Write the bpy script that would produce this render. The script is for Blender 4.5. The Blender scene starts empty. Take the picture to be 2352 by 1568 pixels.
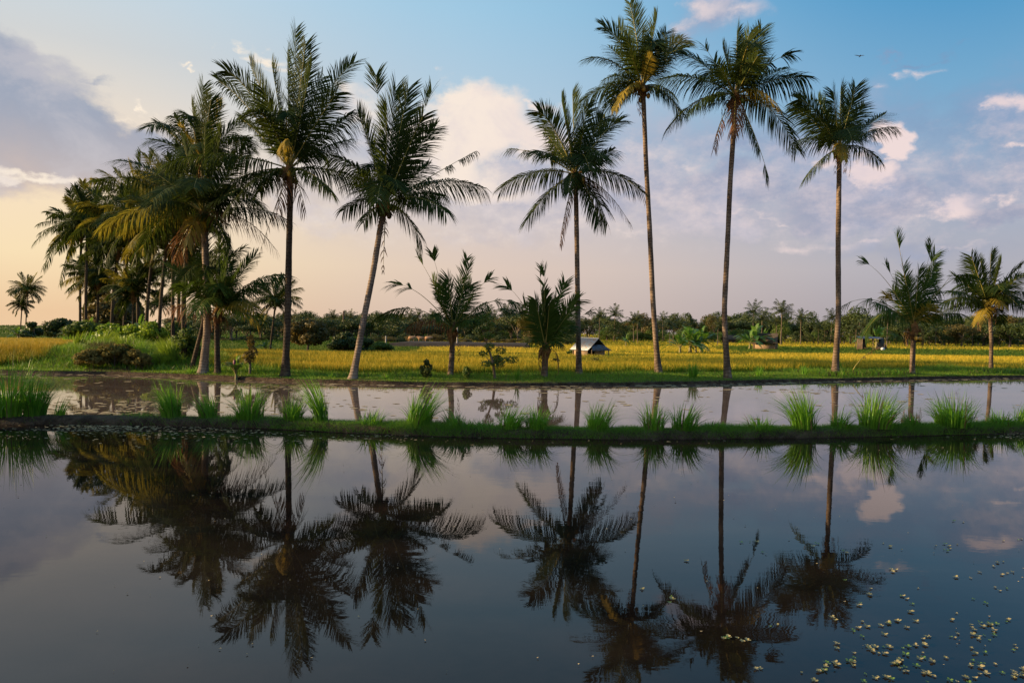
import bpy, math
import numpy as np
from mathutils import Vector, Matrix
R = math.radians
rng = np.random.default_rng(11)
sc = bpy.context.scene
COL = sc.collection

# ------------------------------------------------------------------ camera
CAM = np.array([0.0, 0.0, 1.74]); FPX = 1568.0
PITCH, ROLL = 0.0348, 0.0155
F_ = np.array([0, math.cos(PITCH), -math.sin(PITCH)])
U0 = np.array([0, math.sin(PITCH), math.cos(PITCH)]); R0 = np.array([1.0, 0, 0])
RT = R0*math.cos(ROLL) + U0*math.sin(ROLL); UP = U0*math.cos(ROLL) - R0*math.sin(ROLL)
cd = bpy.data.cameras.new('camera'); cd.lens = 24; cd.sensor_width = 36; cd.clip_start = .05; cd.clip_end = 9000
cam = bpy.data.objects.new('camera', cd); COL.objects.link(cam); sc.camera = cam
M3 = Matrix(((RT[0], UP[0], -F_[0]), (RT[1], UP[1], -F_[1]), (RT[2], UP[2], -F_[2])))
cam.matrix_world = Matrix.Translation(Vector(CAM)) @ M3.to_4x4()

def ray(u, v): return F_*FPX + RT*(u-1176.0) - UP*(v-784.0)
def P(u, v, Y):
    d = ray(u, v); return CAM + d*(Y/d[1])
def onz(u, v, z):
    d = ray(u, v); return CAM + d*((z-CAM[2])/d[2])
def azel(u, v):
    d = ray(u, v); d = d/np.linalg.norm(d); return math.atan2(d[0], d[1]), math.asin(d[2])

# ------------------------------------------------------------------ light, exposure
EXPO = 0.85
SUN_AZ, SUN_EL = R(-91), R(11)       # azimuth from the view direction (+Y), to the left
sd = bpy.data.lights.new('sun', 'SUN'); sd.energy = 5.0; sd.angle = R(.6); sd.color = (1, .70, .38)
sun = bpy.data.objects.new('sun', sd); COL.objects.link(sun)
sv = Vector((math.sin(SUN_AZ)*math.cos(SUN_EL), math.cos(SUN_AZ)*math.cos(SUN_EL), math.sin(SUN_EL)))
sun.rotation_euler = sv.to_track_quat('Z', 'Y').to_euler(); sun.location = (-60, 0, 40)
sc.view_settings.view_transform = 'Standard'; sc.view_settings.look = 'None'
sc.view_settings.exposure = EXPO; sc.view_settings.gamma = 1
sc.render.engine = 'CYCLES'
sc.cycles.max_bounces = 6; sc.cycles.transparent_max_bounces = 8; sc.cycles.diffuse_bounces = 3; sc.cycles.glossy_bounces = 3
sc.cycles.use_denoising = True; sc.cycles.caustics_reflective = False; sc.cycles.caustics_refractive = False

# ------------------------------------------------------------------ node helpers
def lin(c):
    return tuple(((x/255.)/12.92 if x/255. <= .04045 else ((x/255.+.055)/1.055)**2.4) for x in c)
class NT:
    def __init__(s, nt): s.t = nt; s.n = nt.nodes; s.l = nt.links
    def put(s, sock, v):
        if isinstance(v, bpy.types.NodeSocket): s.l.new(v, sock)
        elif hasattr(sock.default_value, '__len__'):
            v = tuple(v)
            if len(v) < len(sock.default_value): v = v + (1.0,)
            sock.default_value = v[:len(sock.default_value)]
        else: sock.default_value = v
    def math(s, op, a, b=None, c=None, clamp=False):
        n = s.n.new('ShaderNodeMath'); n.operation = op; n.use_clamp = clamp
        s.put(n.inputs[0], a)
        if b is not None: s.put(n.inputs[1], b)
        if c is not None: s.put(n.inputs[2], c)
        return n.outputs[0]
    def vm(s, op, a, b=None):
        n = s.n.new('ShaderNodeVectorMath'); n.operation = op; s.put(n.inputs[0], a)
        if b is not None: s.put(n.inputs[1], b)
        return n.outputs['Value'] if op in ('LENGTH', 'DOT_PRODUCT') else n.outputs[0]
    def mix(s, f, a, b, t='MIX'):
        n = s.n.new('ShaderNodeMix'); n.data_type = 'RGBA'; n.blend_type = t
        s.put(n.inputs[0], f); s.put(n.inputs[6], a); s.put(n.inputs[7], b); return n.outputs[2]
    def noise(s, vec, scale, detail=4, rough=.55, dist=0, out='Fac'):
        n = s.n.new('ShaderNodeTexNoise'); s.put(n.inputs['Scale'], scale); s.put(n.inputs['Detail'], detail)
        s.put(n.inputs['Roughness'], rough); s.put(n.inputs['Distortion'], dist)
        if vec is not None: s.l.new(vec, n.inputs['Vector'])
        return n.outputs[out]
    def ramp(s, f, pts, interp='LINEAR'):
        n = s.n.new('ShaderNodeValToRGB'); s.put(n.inputs[0], f); cr = n.color_ramp; cr.interpolation = interp
        while len(cr.elements) < len(pts): cr.elements.new(.5)
        for e, (p, c) in zip(cr.elements, pts): e.position = p; e.color = tuple(c)+(1,)
        return n.outputs[0]
    def sstep(s, x, lo, hi):
        n = s.n.new('ShaderNodeMapRange'); n.interpolation_type = 'SMOOTHSTEP'
        s.put(n.inputs[0], x); n.inputs[1].default_value = lo; n.inputs[2].default_value = hi
        n.inputs[3].default_value = 0; n.inputs[4].default_value = 1; return n.outputs[0]
    def comb(s, x, y, z=0.0):
        n = s.n.new('ShaderNodeCombineXYZ'); s.put(n.inputs[0], x); s.put(n.inputs[1], y); s.put(n.inputs[2], z); return n.outputs[0]

# ------------------------------------------------------------------ sky
w = bpy.data.worlds.new('World'); sc.world = w; w.use_nodes = True
w.cycles.sampling_method = 'MANUAL'; w.cycles.sample_map_resolution = 1024
T = NT(w.node_tree); T.n.clear()
tc = T.n.new('ShaderNodeTexCoord'); sx = T.n.new('ShaderNodeSeparateXYZ'); T.l.new(tc.outputs['Generated'], sx.inputs[0])
az = T.math('ARCTAN2', sx.outputs[0], sx.outputs[1]); el = T.math('ARCSINE', sx.outputs[2])
sky = T.n.new('ShaderNodeTexSky'); sky.sky_type = 'NISHITA'; sky.sun_disc = False
sky.sun_elevation = SUN_EL; sky.sun_rotation = SUN_AZ; sky.dust_density = 2.0; sky.air_density = 1.0; sky.ozone_density = 2.0
nish = T.vm('MULTIPLY', sky.outputs[0], (.07, .07, .07))
e01 = T.math('DIVIDE', el, R(40), clamp=True)
left = T.ramp(e01, [(0, lin((242, 205, 164))), (.10, lin((253, 228, 186))), (.30, lin((250, 229, 204))), (.46, lin((214, 216, 216))),
                    (.60, lin((198, 220, 234))), (1, lin((168, 200, 226)))])
mid_ = T.ramp(e01, [(0, lin((216, 194, 182))), (.10, lin((226, 204, 190))), (.24, lin((214, 205, 206))), (.38, lin((188, 208, 224))),
                    (.60, lin((160, 203, 230))), (1, lin((108, 166, 212)))])
right = T.ramp(e01, [(0, lin((168, 162, 170))), (.10, lin((180, 178, 188))), (.26, lin((162, 178, 202))), (.40, lin((122, 173, 209))),
                     (.58, lin((74, 153, 203))), (.8, lin((48, 132, 188))), (1, lin((40, 115, 175)))])
a1 = T.sstep(az, R(-36), R(2)); a2 = T.sstep(az, R(-6), R(36))
base = T.mix(a2, T.mix(a1, left, mid_), right)
base = T.mix(.05, base, nish)
# cloud fields: blobs in azimuth/elevation broken up by fractal noise
uvp = T.comb(az, el)
wv = T.comb(az, T.math('MULTIPLY', el, 1.5))
warp = T.noise(wv, 11.0, 6, .6, out='Color')
warp = T.vm('MULTIPLY', T.vm('SUBTRACT', warp, (.5, .5, .5)), (.15, .09, 0))
pw = T.vm('ADD', uvp, warp)
def field(blobs):
    acc = None
    for (u, v, ru, rv, st) in blobs:
        a, e = azel(u, v)
        q = T.vm('MULTIPLY', T.vm('SUBTRACT', pw, (a, e, 0)), (FPX/ru, FPX/rv, 0))
        f = T.math('MULTIPLY_ADD', T.vm('LENGTH', q), -st, st, clamp=True)
        acc = f if acc is None else T.math('MAXIMUM', acc, f)
    return acc
fb = T.noise(wv, 22.0, 9, .66); fb2 = T.noise(wv, 7.5, 8, .62, .3)
def dens(f, n, amp, lo, hi):
    g = T.math('MULTIPLY_ADD', T.math('SUBTRACT', n, .5), amp, f)
    return T.math('MULTIPLY', T.sstep(g, lo, hi), T.sstep(f, 0.0, .18))
grey = field([(40, 300, 240, 150, 1.6), (-20, 190, 120, 110, 1.4), (190, 330, 170, 110, 1.5), (330, 335, 120, 70, 1.3), (60, 375, 340, 50, .9), (110, 200, 70, 40, .9), (230, 200, 60, 14, .5), (430, 390, 160, 50, .8),
              (1180, 430, 240, 110, 1.0), (1430, 440, 230, 100, 1.0), (1660, 430, 230, 90, 1.2), (1920, 460, 230, 80, 1.3), (2080, 450, 90, 60, 1.2),
              (2330, 480, 150, 36, 1.2), (1250, 330, 130, 80, .9), (1640, 30, 120, 80, .7), (1720, 340, 160, 70, .7), (900, 480, 220, 50, .5), (2120, 570, 300, 40, .5),
              (1100, 540, 300, 40, .4), (2140, 125, 60, 12, .6), (2080, 120, 40, 10, .5)])
band = T.math('MULTIPLY', T.math('MULTIPLY', T.sstep(el, R(3.5), R(9)), T.sstep(el, R(20), R(13))), T.math('MULTIPLY', T.sstep(az, R(-28), R(-12)), .46))
grey = T.math('MAXIMUM', grey, band)
dg = dens(grey, fb2, 1.25, .10, .72)
gcol_l = lin((150, 162, 184)); gcol_m = lin((172, 177, 198)); gcol_r = lin((126, 150, 186))
gcol = T.mix(a2, T.mix(T.sstep(az, R(-30), R(-10)), gcol_l, gcol_m), gcol_r)
warmlow = T.sstep(T.math('MULTIPLY_ADD', T.math('SUBTRACT', fb2, .5), .12, el), R(14.5), R(6))
gcol = T.mix(T.math('MULTIPLY', warmlow, T.math('MULTIPLY_ADD', a1, -.5, .72)), gcol, lin((222, 194, 176)))
gcol = T.mix(T.math('MULTIPLY', T.sstep(fb2, .45, .68), .45), gcol, T.mix(a2, lin((214, 206, 208)), lin((180, 188, 212))))
c1 = T.mix(T.math('MULTIPLY', dg, .92), base, gcol)
# sunlit cumulus and small puffs
wht = field([(1090, 290, 170, 110, 2.0), (1000, 350, 140, 140, 1.7), (1240, 330, 120, 80, 1.0), (1130, 440, 220, 50, .9), (1150, 240, 80, 50, 1.1), (1190, 320, 110, 60, 1.0), (1090, 410, 190, 60, .8), (1240, 235, 70, 18, .8), (840, 260, 90, 60, .7), (1040, 230, 70, 40, 1.2),
             (2030, 335, 50, 52, 2.0), (1985, 405, 60, 40, 1.2), (1900, 375, 70, 26, .8), (2210, 465, 70, 42, .95), (2290, 250, 52, 24, .9), (2345, 242, 44, 28, .95), (2250, 262, 26, 12, .7),
             (2300, 347, 42, 12, .7), (2345, 445, 44, 20, .8), (1500, 340, 120, 50, .4), (1330, 500, 160, 30, .5), (1880, 560, 160, 24, .4), (2340, 385, 26, 8, .7), (2098, 160, 28, 16, .55), (2140, 154, 26, 18, .5), (2020, 205, 30, 12, .4),
             (432, 148, 26, 8, .9), (455, 162, 14, 7, .8), (528, 108, 40, 10, .6), (590, 135, 70, 16, .8), (640, 160, 60, 16, .6), (322, 240, 12, 16, .9), (340, 265, 18, 16, .7), (290, 262, 60, 8, .45), (800, 215, 50, 20, .6), (1700, 30, 70, 40, .5), (1620, 20, 90, 40, .5),
             (100, 415, 230, 15, .9), (330, 430, 140, 18, .6), (1560, 370, 120, 30, .45), (1720, 500, 300, 18, .45), (1450, 520, 240, 20, .4), (2020, 548, 40, 12, .5), (2200, 560, 80, 14, .45), (1790, 505, 40, 14, .6)])
band2 = T.math('MULTIPLY', T.math('MULTIPLY', T.sstep(el, R(4), R(8)), T.sstep(el, R(17), R(11))), T.math('MULTIPLY', T.sstep(az, R(-26), R(-14)), .30))
wht = T.math('MAXIMUM', wht, band2)
dw = dens(wht, T.math('MULTIPLY_ADD', T.math('SUBTRACT', fb2, .5), .8, fb), 1.0, .06, .86)
wcol = T.mix(T.sstep(az, R(-25), R(30)), lin((255, 240, 220)), lin((244, 222, 218)))
wcol = T.mix(T.math('MULTIPLY', T.sstep(fb2, .44, .70), .42), wcol, lin((205, 196, 210)))
c2 = T.mix(T.math('MULTIPLY', dw, .93), c1, wcol)
bg = T.n.new('ShaderNodeBackground'); T.l.new(c2, bg.inputs[0]); bg.inputs[1].default_value = 2**-EXPO
wo = T.n.new('ShaderNodeOutputWorld'); T.l.new(bg.outputs[0], wo.inputs[0])

# ------------------------------------------------------------------ materials
MATS = {}
def new_mat(name):
    m = bpy.data.materials.new(name); m.use_nodes = True; t = NT(m.node_tree); t.n.clear()
    MATS[name] = m
    out = t.n.new('ShaderNodeOutputMaterial'); return m, t, out
def principled(t, out, col, rough=.7, spec=.3, bump=None, bs=.3, bd=.02):
    p = t.n.new('ShaderNodeBsdfPrincipled'); t.put(p.inputs['Base Color'], col); t.put(p.inputs['Roughness'], rough)
    t.put(p.inputs['Specular IOR Level'], spec)
    if bump is not None:
        b = t.n.new('ShaderNodeBump'); b.inputs['Strength'].default_value = bs; b.inputs['Distance'].default_value = bd
        t.l.new(bump, b.inputs['Height']); t.l.new(b.outputs[0], p.inputs['Normal'])
    t.l.new(p.outputs[0], out.inputs[0]); return p
def leaf_mat(name, c1, c2, rough=.45, spec=.35, trans=.3, nscale=1.2, tcol=None):
    m, t, out = new_mat(name)
    oi = t.n.new('ShaderNodeObjectInfo'); g = t.n.new('ShaderNodeNewGeometry')
    n = t.noise(g.outputs['Position'], nscale, 3)
    isl = g.outputs['Random Per Island']
    f = t.math('ADD', t.math('MULTIPLY', oi.outputs['Random'], .4), t.math('ADD', t.math('MULTIPLY', isl, .35), t.math('MULTIPLY', t.math('SUBTRACT', n, .3), .5)), clamp=True)
    c = t.mix(f, c1, c2)
    p = principled(t, out, c, rough, spec)
    tr = t.n.new('ShaderNodeBsdfTranslucent'); t.put(tr.inputs[0], t.mix(.5, c, tcol or (c2[0]*1.6, c2[1]*1.6, c2[2])))
    ms = t.n.new('ShaderNodeMixShader'); ms.inputs[0].default_value = trans
    t.l.new(p.outputs[0], ms.inputs[1]); t.l.new(tr.outputs[0], ms.inputs[2]); t.l.new(ms.outputs[0], out.inputs[0])
    return m
leaf_mat('frond_green', (.014, .034, .008), (.055, .075, .014), rough=.65, spec=.10)
leaf_mat('frond_young', (.022, .058, .009), (.075, .115, .017), rough=.6, spec=.14)
leaf_mat('frond_yellow', (.16, .14, .02), (.42, .30, .04), trans=.35)  # yellow of older fronds, and low sun on fronds put into the leaf colour
leaf_mat('frond_gold', (.06, .075, .012), (.24, .20, .03), rough=.6, spec=.12, trans=.4)  # green warmed to gold: sunlight on grove fronds put into the colour
leaf_mat('frond_dead', (.10, .05, .025), (.26, .13, .07), rough=.8, spec=.1, trans=.2)
leaf_mat('banana_leaf', (.045, .13, .018), (.13, .24, .03), rough=.4, trans=.4)
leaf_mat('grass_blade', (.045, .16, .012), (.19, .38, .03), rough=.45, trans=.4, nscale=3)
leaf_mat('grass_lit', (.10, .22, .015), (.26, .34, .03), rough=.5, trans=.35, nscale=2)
leaf_mat('turf_blade', (.045, .15, .012), (.16, .29, .03), rough=.7, trans=.2, nscale=2)
leaf_mat('dry_blade', (.075, .05, .028), (.17, .12, .07), rough=.9, spec=.1, trans=.1)
leaf_mat('tree_leaf', (.020, .045, .009), (.075, .095, .018), rough=.55, trans=.2, nscale=.5)
leaf_mat('tree_leaf_light', (.045, .10, .012), (.13, .18, .03), rough=.55, trans=.3, nscale=.5)
leaf_mat('tree_leaf_gold', (.04, .05, .01), (.17, .12, .03), rough=.6, trans=.25, nscale=.6)
leaf_mat('dry_shrub_leaf', (.08, .085, .02), (.24, .18, .06), rough=.9, spec=.1, trans=.15, nscale=.8)
leaf_mat('far_frond', (.025, .045, .014), (.085, .10, .03), rough=.6, trans=.25, nscale=.4)

def rice_mat(name, green, gold, lo=.35, hi=.75, patch=.18):
    m, t, out = new_mat(name)
    g = t.n.new('ShaderNodeNewGeometry'); at = t.n.new('ShaderNodeAttribute'); at.attribute_name = 'tip'
    v = t.vm('MULTIPLY', g.outputs['Position'], (.35, 1.3, .3))
    n = t.noise(v, patch*3, 4, .6); n2 = t.noise(g.outputs['Position'], 1.6, 3)
    f = t.math('ADD', t.math('MULTIPLY', at.outputs['Fac'], .9), t.math('MULTIPLY', t.math('SUBTRACT', n, .5), 2.0))
    f = t.math('ADD', f, t.math('MULTIPLY', t.math('SUBTRACT', g.outputs['Random Per Island'], .5), .5))
    f = t.math('ADD', f, t.math('MULTIPLY', t.math('SUBTRACT', n2, .5), .5))
    c = t.mix(t.sstep(f, lo, hi), green, gold)
    p = principled(t, out, c, .6, .2)
    tr = t.n.new('ShaderNodeBsdfTranslucent'); t.put(tr.inputs[0], c)
    ms = t.n.new('ShaderNodeMixShader'); ms.inputs[0].default_value = .3
    t.l.new(p.outputs[0], ms.inputs[1]); t.l.new(tr.outputs[0], ms.inputs[2]); t.l.new(ms.outputs[0], out.inputs[0])
rice_mat('rice_gold', (.10, .19, .012), (.66, .47, .04), .28, .92, .3)
rice_mat('rice_far', (.16, .24, .012), (.72, .50, .045), .08, .85, .25)
rice_mat('rice_left', (.14, .19, .012), (.54, .36, .03), .2, .95)
rice_mat('crop_green', (.03, .10, .01), (.16, .20, .02), .3, 1.1)

def bark_mat(name, c1, c2, ring=9.0, mosssc=2.5):
    m, t, out = new_mat(name)
    tcn = t.n.new('ShaderNodeTexCoord'); o = tcn.outputs['Object']; oi = t.n.new('ShaderNodeObjectInfo')
    sep = t.n.new('ShaderNodeSeparateXYZ'); t.l.new(o, sep.inputs[0])
    wob = t.noise(o, 2.2, 3)
    z = t.math('MULTIPLY_ADD', sep.outputs[2], ring, t.math('MULTIPLY', wob, 2.2))
    r = t.math('FRACT', z); rr = t.sstep(r, .0, .22)
    n = t.noise(t.vm('MULTIPLY', o, (1, 1, .35)), mosssc, 6, .7); n2 = t.noise(o, 22, 4, .7)
    c = t.mix(t.sstep(n, .38, .68), c1, c2)
    c = t.mix(t.math('MULTIPLY', t.math('SUBTRACT', 1.0, rr), .6), c, (c1[0]*.35, c1[1]*.35, c1[2]*.35))
    c = t.mix(t.math('MULTIPLY', t.sstep(n2, .60, .72), .5), c, (.42, .38, .32))
    h = t.math('ADD', t.math('MULTIPLY', rr, .6), t.math('MULTIPLY', n2, .6))
    principled(t, out, c, .85, .15, h, .9, .03)
bark_mat('palm_bark', (.10, .070, .050), (.27, .20, .145), 7.0)
bark_mat('palm_bark_pale', (.17, .13, .10), (.36, .28, .22), 9.0)
bark_mat('palm_bark_dark', (.045, .034, .026), (.13, .095, .06), 7.0)
bark_mat('far_bark', (.13, .10, .075), (.24, .19, .14), 2.0)
def plain(name, c1, c2, sc_=4, rough=.8, spec=.2, bs=.3, bd=.02, metal=0, stretch=(1, 1, 1)):
    m, t, out = new_mat(name); tcn = t.n.new('ShaderNodeTexCoord')
    v = t.vm('MULTIPLY', tcn.outputs['Object'], stretch)
    n = t.noise(v, sc_, 6, .65); c = t.mix(t.sstep(n, .3, .7), c1, c2)
    p = principled(t, out, c, rough, spec, n, bs, bd); p.inputs['Metallic'].default_value = metal
plain('rachis', (.16, .17, .03), (.34, .26, .06), 2, .45, .4)
plain('crown_fibre', (.10, .055, .025), (.28, .15, .06), 6, .9, .1, .8, .03)
plain('nut_green', (.06, .10, .02), (.14, .17, .03), 5, .35, .5)
plain('nut_yellow', (.45, .25, .03), (.6, .36, .05), 5, .35, .5)
plain('nut_dark', (.035, .03, .015), (.09, .06, .03), 5, .6, .3)
plain('stem_green', (.10, .13, .04), (.26, .2, .08), 5, .6, .3)
plain('wood', (.12, .085, .055), (.26, .19, .13), 6, .8, .2, .5, .01, stretch=(1, 1, .3))
plain('bamboo_wall', (.24, .165, .10), (.40, .29, .19), 9, .8, .2, .6, .02, stretch=(.3, .3, 4))
plain('dark_wall', (.06, .045, .035), (.14, .10, .075), 6, .85, .1)
plain('thatch', (.20, .13, .06), (.42, .29, .14), 12, .95, .05, .9, .04, stretch=(1, 1, .2))
plain('old_thatch', (.055, .045, .035), (.14, .11, .08), 8, .95, .05, .8, .04)
plain('concrete', (.36, .33, .29), (.5, .46, .42), 6, .8, .2)
plain('white_paint', (.7, .7, .7), (.8, .8, .8), 3, .6)
plain('bird_black', (.012, .012, .013), (.03, .03, .03), 3, .7)
plain('cow_hide', (.42, .22, .11), (.55, .32, .18), 3, .8)
plain('flower_purple', (.16, .03, .06), (.26, .05, .10), 4, .5, .4)
plain('blue_cloth', (.05, .14, .35), (.08, .2, .45), 4, .8)
plain('skin', (.2, .11, .07), (.25, .14, .09), 4, .6)
plain('dark_soil', (.055, .045, .036), (.11, .09, .075), .5, .9, .1, .6, .05)
def tin():
    m, t, out = new_mat('tin_roof'); tcn = t.n.new('ShaderNodeTexCoord'); o = tcn.outputs['Object']
    n = t.noise(t.vm('MULTIPLY', o, (1, 1, 4)), 3, 6, .7)
    c = t.mix(t.sstep(n, .48, .60), (.12, .155, .20), (.13, .085, .06))
    p = principled(t, out, c, .42, .5, n, .2, .01); p.inputs['Metallic'].default_value = .55
tin()
def soil():
    m, t, out = new_mat('bank_soil'); g = t.n.new('ShaderNodeNewGeometry'); pz = g.outputs['Position']
    n = t.noise(pz, 3.5, 8, .7); n2 = t.noise(pz, 18, 6, .7)
    c = t.mix(t.sstep(n, .35, .7), (.040, .028, .019), (.13, .095, .065))
    c = t.mix(t.math('MULTIPLY', t.sstep(n2, .5, .75), .5), c, (.20, .16, .11))
    principled(t, out, c, .95, .1, t.math('ADD', n, n2), 1.0, .08)
soil()
def ground_m():
    m, t, out = new_mat('field_ground'); g = t.n.new('ShaderNodeNewGeometry'); pz = g.outputs['Position']
    n = t.noise(t.vm('MULTIPLY', pz, (.4, 1, 1)), .25, 6, .6); n2 = t.noise(pz, 4, 6, .7)
    c = t.mix(t.sstep(n, .4, .6), (.045, .075, .012), (.20, .17, .03))
    c = t.mix(t.math('MULTIPLY', t.sstep(n2, .45, .7), .5), c, (.07, .05, .025))
    principled(t, out, c, .95, .1, n2, .8, .1)
ground_m()
def water(name, mud1, mud2, tint, ior, amp):
    m, t, out = new_mat(name); g = t.n.new('ShaderNodeNewGeometry'); pz = g.outputs['Position']
    n = t.noise(pz, .8, 6, .7); c = t.mix(t.sstep(n, .35, .7), mud1, mud2)
    a = t.noise(t.vm('MULTIPLY', pz, (.45, 1, 1)), 5.0, 3, .5); b = t.noise(t.vm('MULTIPLY', pz, (.6, 1, 1)), 17.0, 2, .5)
    patch = t.sstep(t.noise(pz, .22, 3), .40, .66)
    h = t.math('MULTIPLY', t.math('MULTIPLY_ADD', b, .22, a), t.math('MULTIPLY_ADD', patch, .8, .35))
    p = principled(t, out, c, .0, .5, h, 1.0, amp); p.inputs['IOR'].default_value = ior
    p.inputs['Roughness'].default_value = .015; p.inputs['Specular Tint'].default_value = tint+(1,)
water('near_water', (.008, .006, .0045), (.021, .014, .010), (.75, .5, .4), 1.47, .0006)
water('mid_water', (.10, .068, .05), (.16, .112, .085), (1., .95, .9), 1.40, .0010)
leaf_mat('weed_green', (.05, .14, .02), (.22, .32, .05), rough=.5, trans=.1, nscale=6)
leaf_mat('weed_pale', (.20, .20, .07), (.50, .40, .18), rough=.6, trans=.1, nscale=6)
leaf_mat('weed_scum', (.26, .20, .10), (.62, .48, .27), rough=.8, spec=.1, trans=.05, nscale=4)

# ------------------------------------------------------------------ mesh helpers
def mesh(name, verts, faces, mats, midx=None, smooth=False, attr=None):
    me = bpy.data.meshes.new(name); verts = np.asarray(verts, dtype=np.float32)
    me.vertices.add(len(verts)); me.vertices.foreach_set('co', verts.ravel())
    arrs = [np.asarray(f, dtype=np.int32) for f in faces if len(f)]
    loops = np.concatenate([a.ravel() for a in arrs]); tot = np.concatenate([np.full(len(a), a.shape[1], np.int32) for a in arrs])
    st = np.concatenate([[0], np.cumsum(tot)[:-1]]).astype(np.int32)
    me.loops.add(len(loops)); me.loops.foreach_set('vertex_index', loops)
    me.polygons.add(len(tot)); me.polygons.foreach_set('loop_start', st); me.polygons.foreach_set('loop_total', tot)
    for m in mats: me.materials.append(MATS[m])
    if midx is not None:
        mi = np.concatenate([np.full(len(a), k, np.int32) for a, k in zip([f for f in faces if len(f)], midx)])
        me.polygons.foreach_set('material_index', mi)
    if smooth: me.polygons.foreach_set('use_smooth', np.ones(len(tot), bool))
    if attr is not None:
        a = me.attributes.new('tip', 'FLOAT', 'POINT'); a.data.foreach_set('value', np.asarray(attr, np.float32))
    me.update(calc_edges=True); me.validate(); return me
class MB:
    def __init__(s): s.v = []; s.f = {}; s.n = 0
    def add(s, v, faces, mi=0):
        v = np.asarray(v, float).reshape(-1, 3)
        for f in faces:
            f = np.asarray(f, dtype=np.int64)
            if f.size: s.f.setdefault((f.shape[1], mi), []).append(f + s.n)
        s.v.append(v); s.n += len(v)
    def build(s, name, mats, smooth=False):
        ks = list(s.f); V = np.concatenate(s.v)
        return mesh(name, V, [np.concatenate(s.f[k]) for k in ks], mats, [k[1] for k in ks], smooth)
    def tube(s, pts, rad, n=6, mi=0, cap=True):
        pts = np.asarray(pts, float); k = len(pts); rad = np.broadcast_to(rad, (k,))
        T_ = np.gradient(pts, axis=0); T_ /= np.linalg.norm(T_, axis=1)[:, None]+1e-9
        ref = np.array([0, 1., 0]) if abs(T_[0][1]) < .8 else np.array([1., 0, 0])
        A = np.cross(T_, ref); A /= np.linalg.norm(A, axis=1)[:, None]+1e-9; B = np.cross(T_, A)
        th = np.arange(n)*2*math.pi/n
        ring = pts[:, None]+rad[:, None, None]*(A[:, None]*np.cos(th)[None, :, None]+B[:, None]*np.sin(th)[None, :, None])
        i = np.arange(k-1)[:, None]*n; j = np.arange(n)[None]; j2 = (j+1) % n
        q = np.stack([i+j, i+j2, i+n+j2, i+n+j], -1).reshape(-1, 4)
        s.add(ring.reshape(-1, 3), [q], mi)
        if cap:
            s.add(np.vstack([ring[-1], pts[-1:]]), [np.stack([np.arange(n), (np.arange(n)+1) % n, np.full(n, n)], -1)], mi)
    def box(s, c, d, mi=0, rot=None):
        x, y, z = np.array(d)/2; v = np.array([[a*x, b*y, e*z] for a in (-1, 1) for b in (-1, 1) for e in (-1, 1)])
        if rot is not None: v = v @ np.array(rot).T
        s.add(v+np.array(c), [[[0, 1, 3, 2], [4, 6, 7, 5], [0, 4, 5, 1], [2, 3, 7, 6], [0, 2, 6, 4], [1, 5, 7, 3]]], mi)
    def slab(s, a, b, c, d, th, mi=0):     # four corners + thickness
        q = np.array([a, b, c, d], float); n = np.cross(q[1]-q[0], q[3]-q[0]); n /= np.linalg.norm(n)
        s.add(np.vstack([q, q-n*th]), [[[0, 1, 2, 3], [7, 6, 5, 4], [0, 4, 5, 1], [1, 5, 6, 2], [2, 6, 7, 3], [3, 7, 4, 0]]], mi)
    def ball(s, c, r, mi=0, n=10, m=7):
        c = np.array(c); r = np.broadcast_to(r, (3,)); vs = []
        for i in range(m+1):
            ph = math.pi*i/m
            for j in range(n):
                th = 2*math.pi*j/n; vs.append(c+r*np.array([math.sin(ph)*math.cos(th), math.sin(ph)*math.sin(th), math.cos(ph)]))
        i = np.arange(m)[:, None]*n; j = np.arange(n)[None]; j2 = (j+1) % n
        s.add(vs, [np.stack([i+j, i+n+j, i+n+j2, i+j2], -1).reshape(-1, 4)], mi)
def obj(name, me, parent=None, loc=(0, 0, 0)):
    o = bpy.data.objects.new(name, me); COL.objects.link(o); o.location = tuple(loc)
    if parent is not None: o.parent = parent
    return o
def tag(o, label=None, cat=None, group=None, kind=None):
    if label: o['label'] = label
    if cat: o['category'] = cat
    if group: o['group'] = group
    if kind: o['kind'] = kind
    return o
def thing(name, label, cat, loc, group=None):
    return tag(obj(name, None, None, loc), label, cat, group)
def copy_tree(o, parent=None):
    c = o.copy(); COL.objects.link(c)
    if parent is not None: c.parent = parent
    for ch in list(o.children): copy_tree(ch, c)
    return c
def unit(a): return a/(np.linalg.norm(a, axis=-1, keepdims=True)+1e-9)

# ------------------------------------------------------------------ terrain
ZN, ZM = 0.0, -0.98         # the two paddy water levels
nb = np.array([onz(u, v, ZN)[:2] for u, v in [(-260, 974), (0, 975), (200, 976), (400, 979), (600, 984), (735, 991), (1000, 1002), (1200, 1007),
               (1400, 1009), (1600, 1008), (1800, 1006), (2000, 1003), (2200, 999), (2352, 994), (2600, 986)]])
def Ynb(x): return np.interp(x, nb[:, 0], nb[:, 1])
fbp = np.array([onz(u, v, ZM)[:2] for u, v in [(-300, 850), (120, 858), (250, 859), (400, 864), (540, 871), (700, 878), (900, 883), (1176, 886), (1400, 885), (1600, 882),
                (1800, 877), (2000, 873), (2200, 869), (2352, 867), (2700, 862)]])
def Yb(x): return np.interp(x, fbp[:, 0], fbp[:, 1])
def ss(x, a, b):
    t = np.clip((x-a)/(b-a), 0, 1); return t*t*(3-2*t)
_ph = rng.uniform(0, 6.28, (12, 3)); _fr = rng.uniform(.15, 2.2, (12,))
def wob(x, y):
    r = 0
    for k in range(12): r = r+np.sin(x*_fr[k]*math.cos(_ph[k, 0])+y*_fr[k]*math.sin(_ph[k, 0])+_ph[k, 1])/(1+_fr[k]*2)
    return r/4
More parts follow.
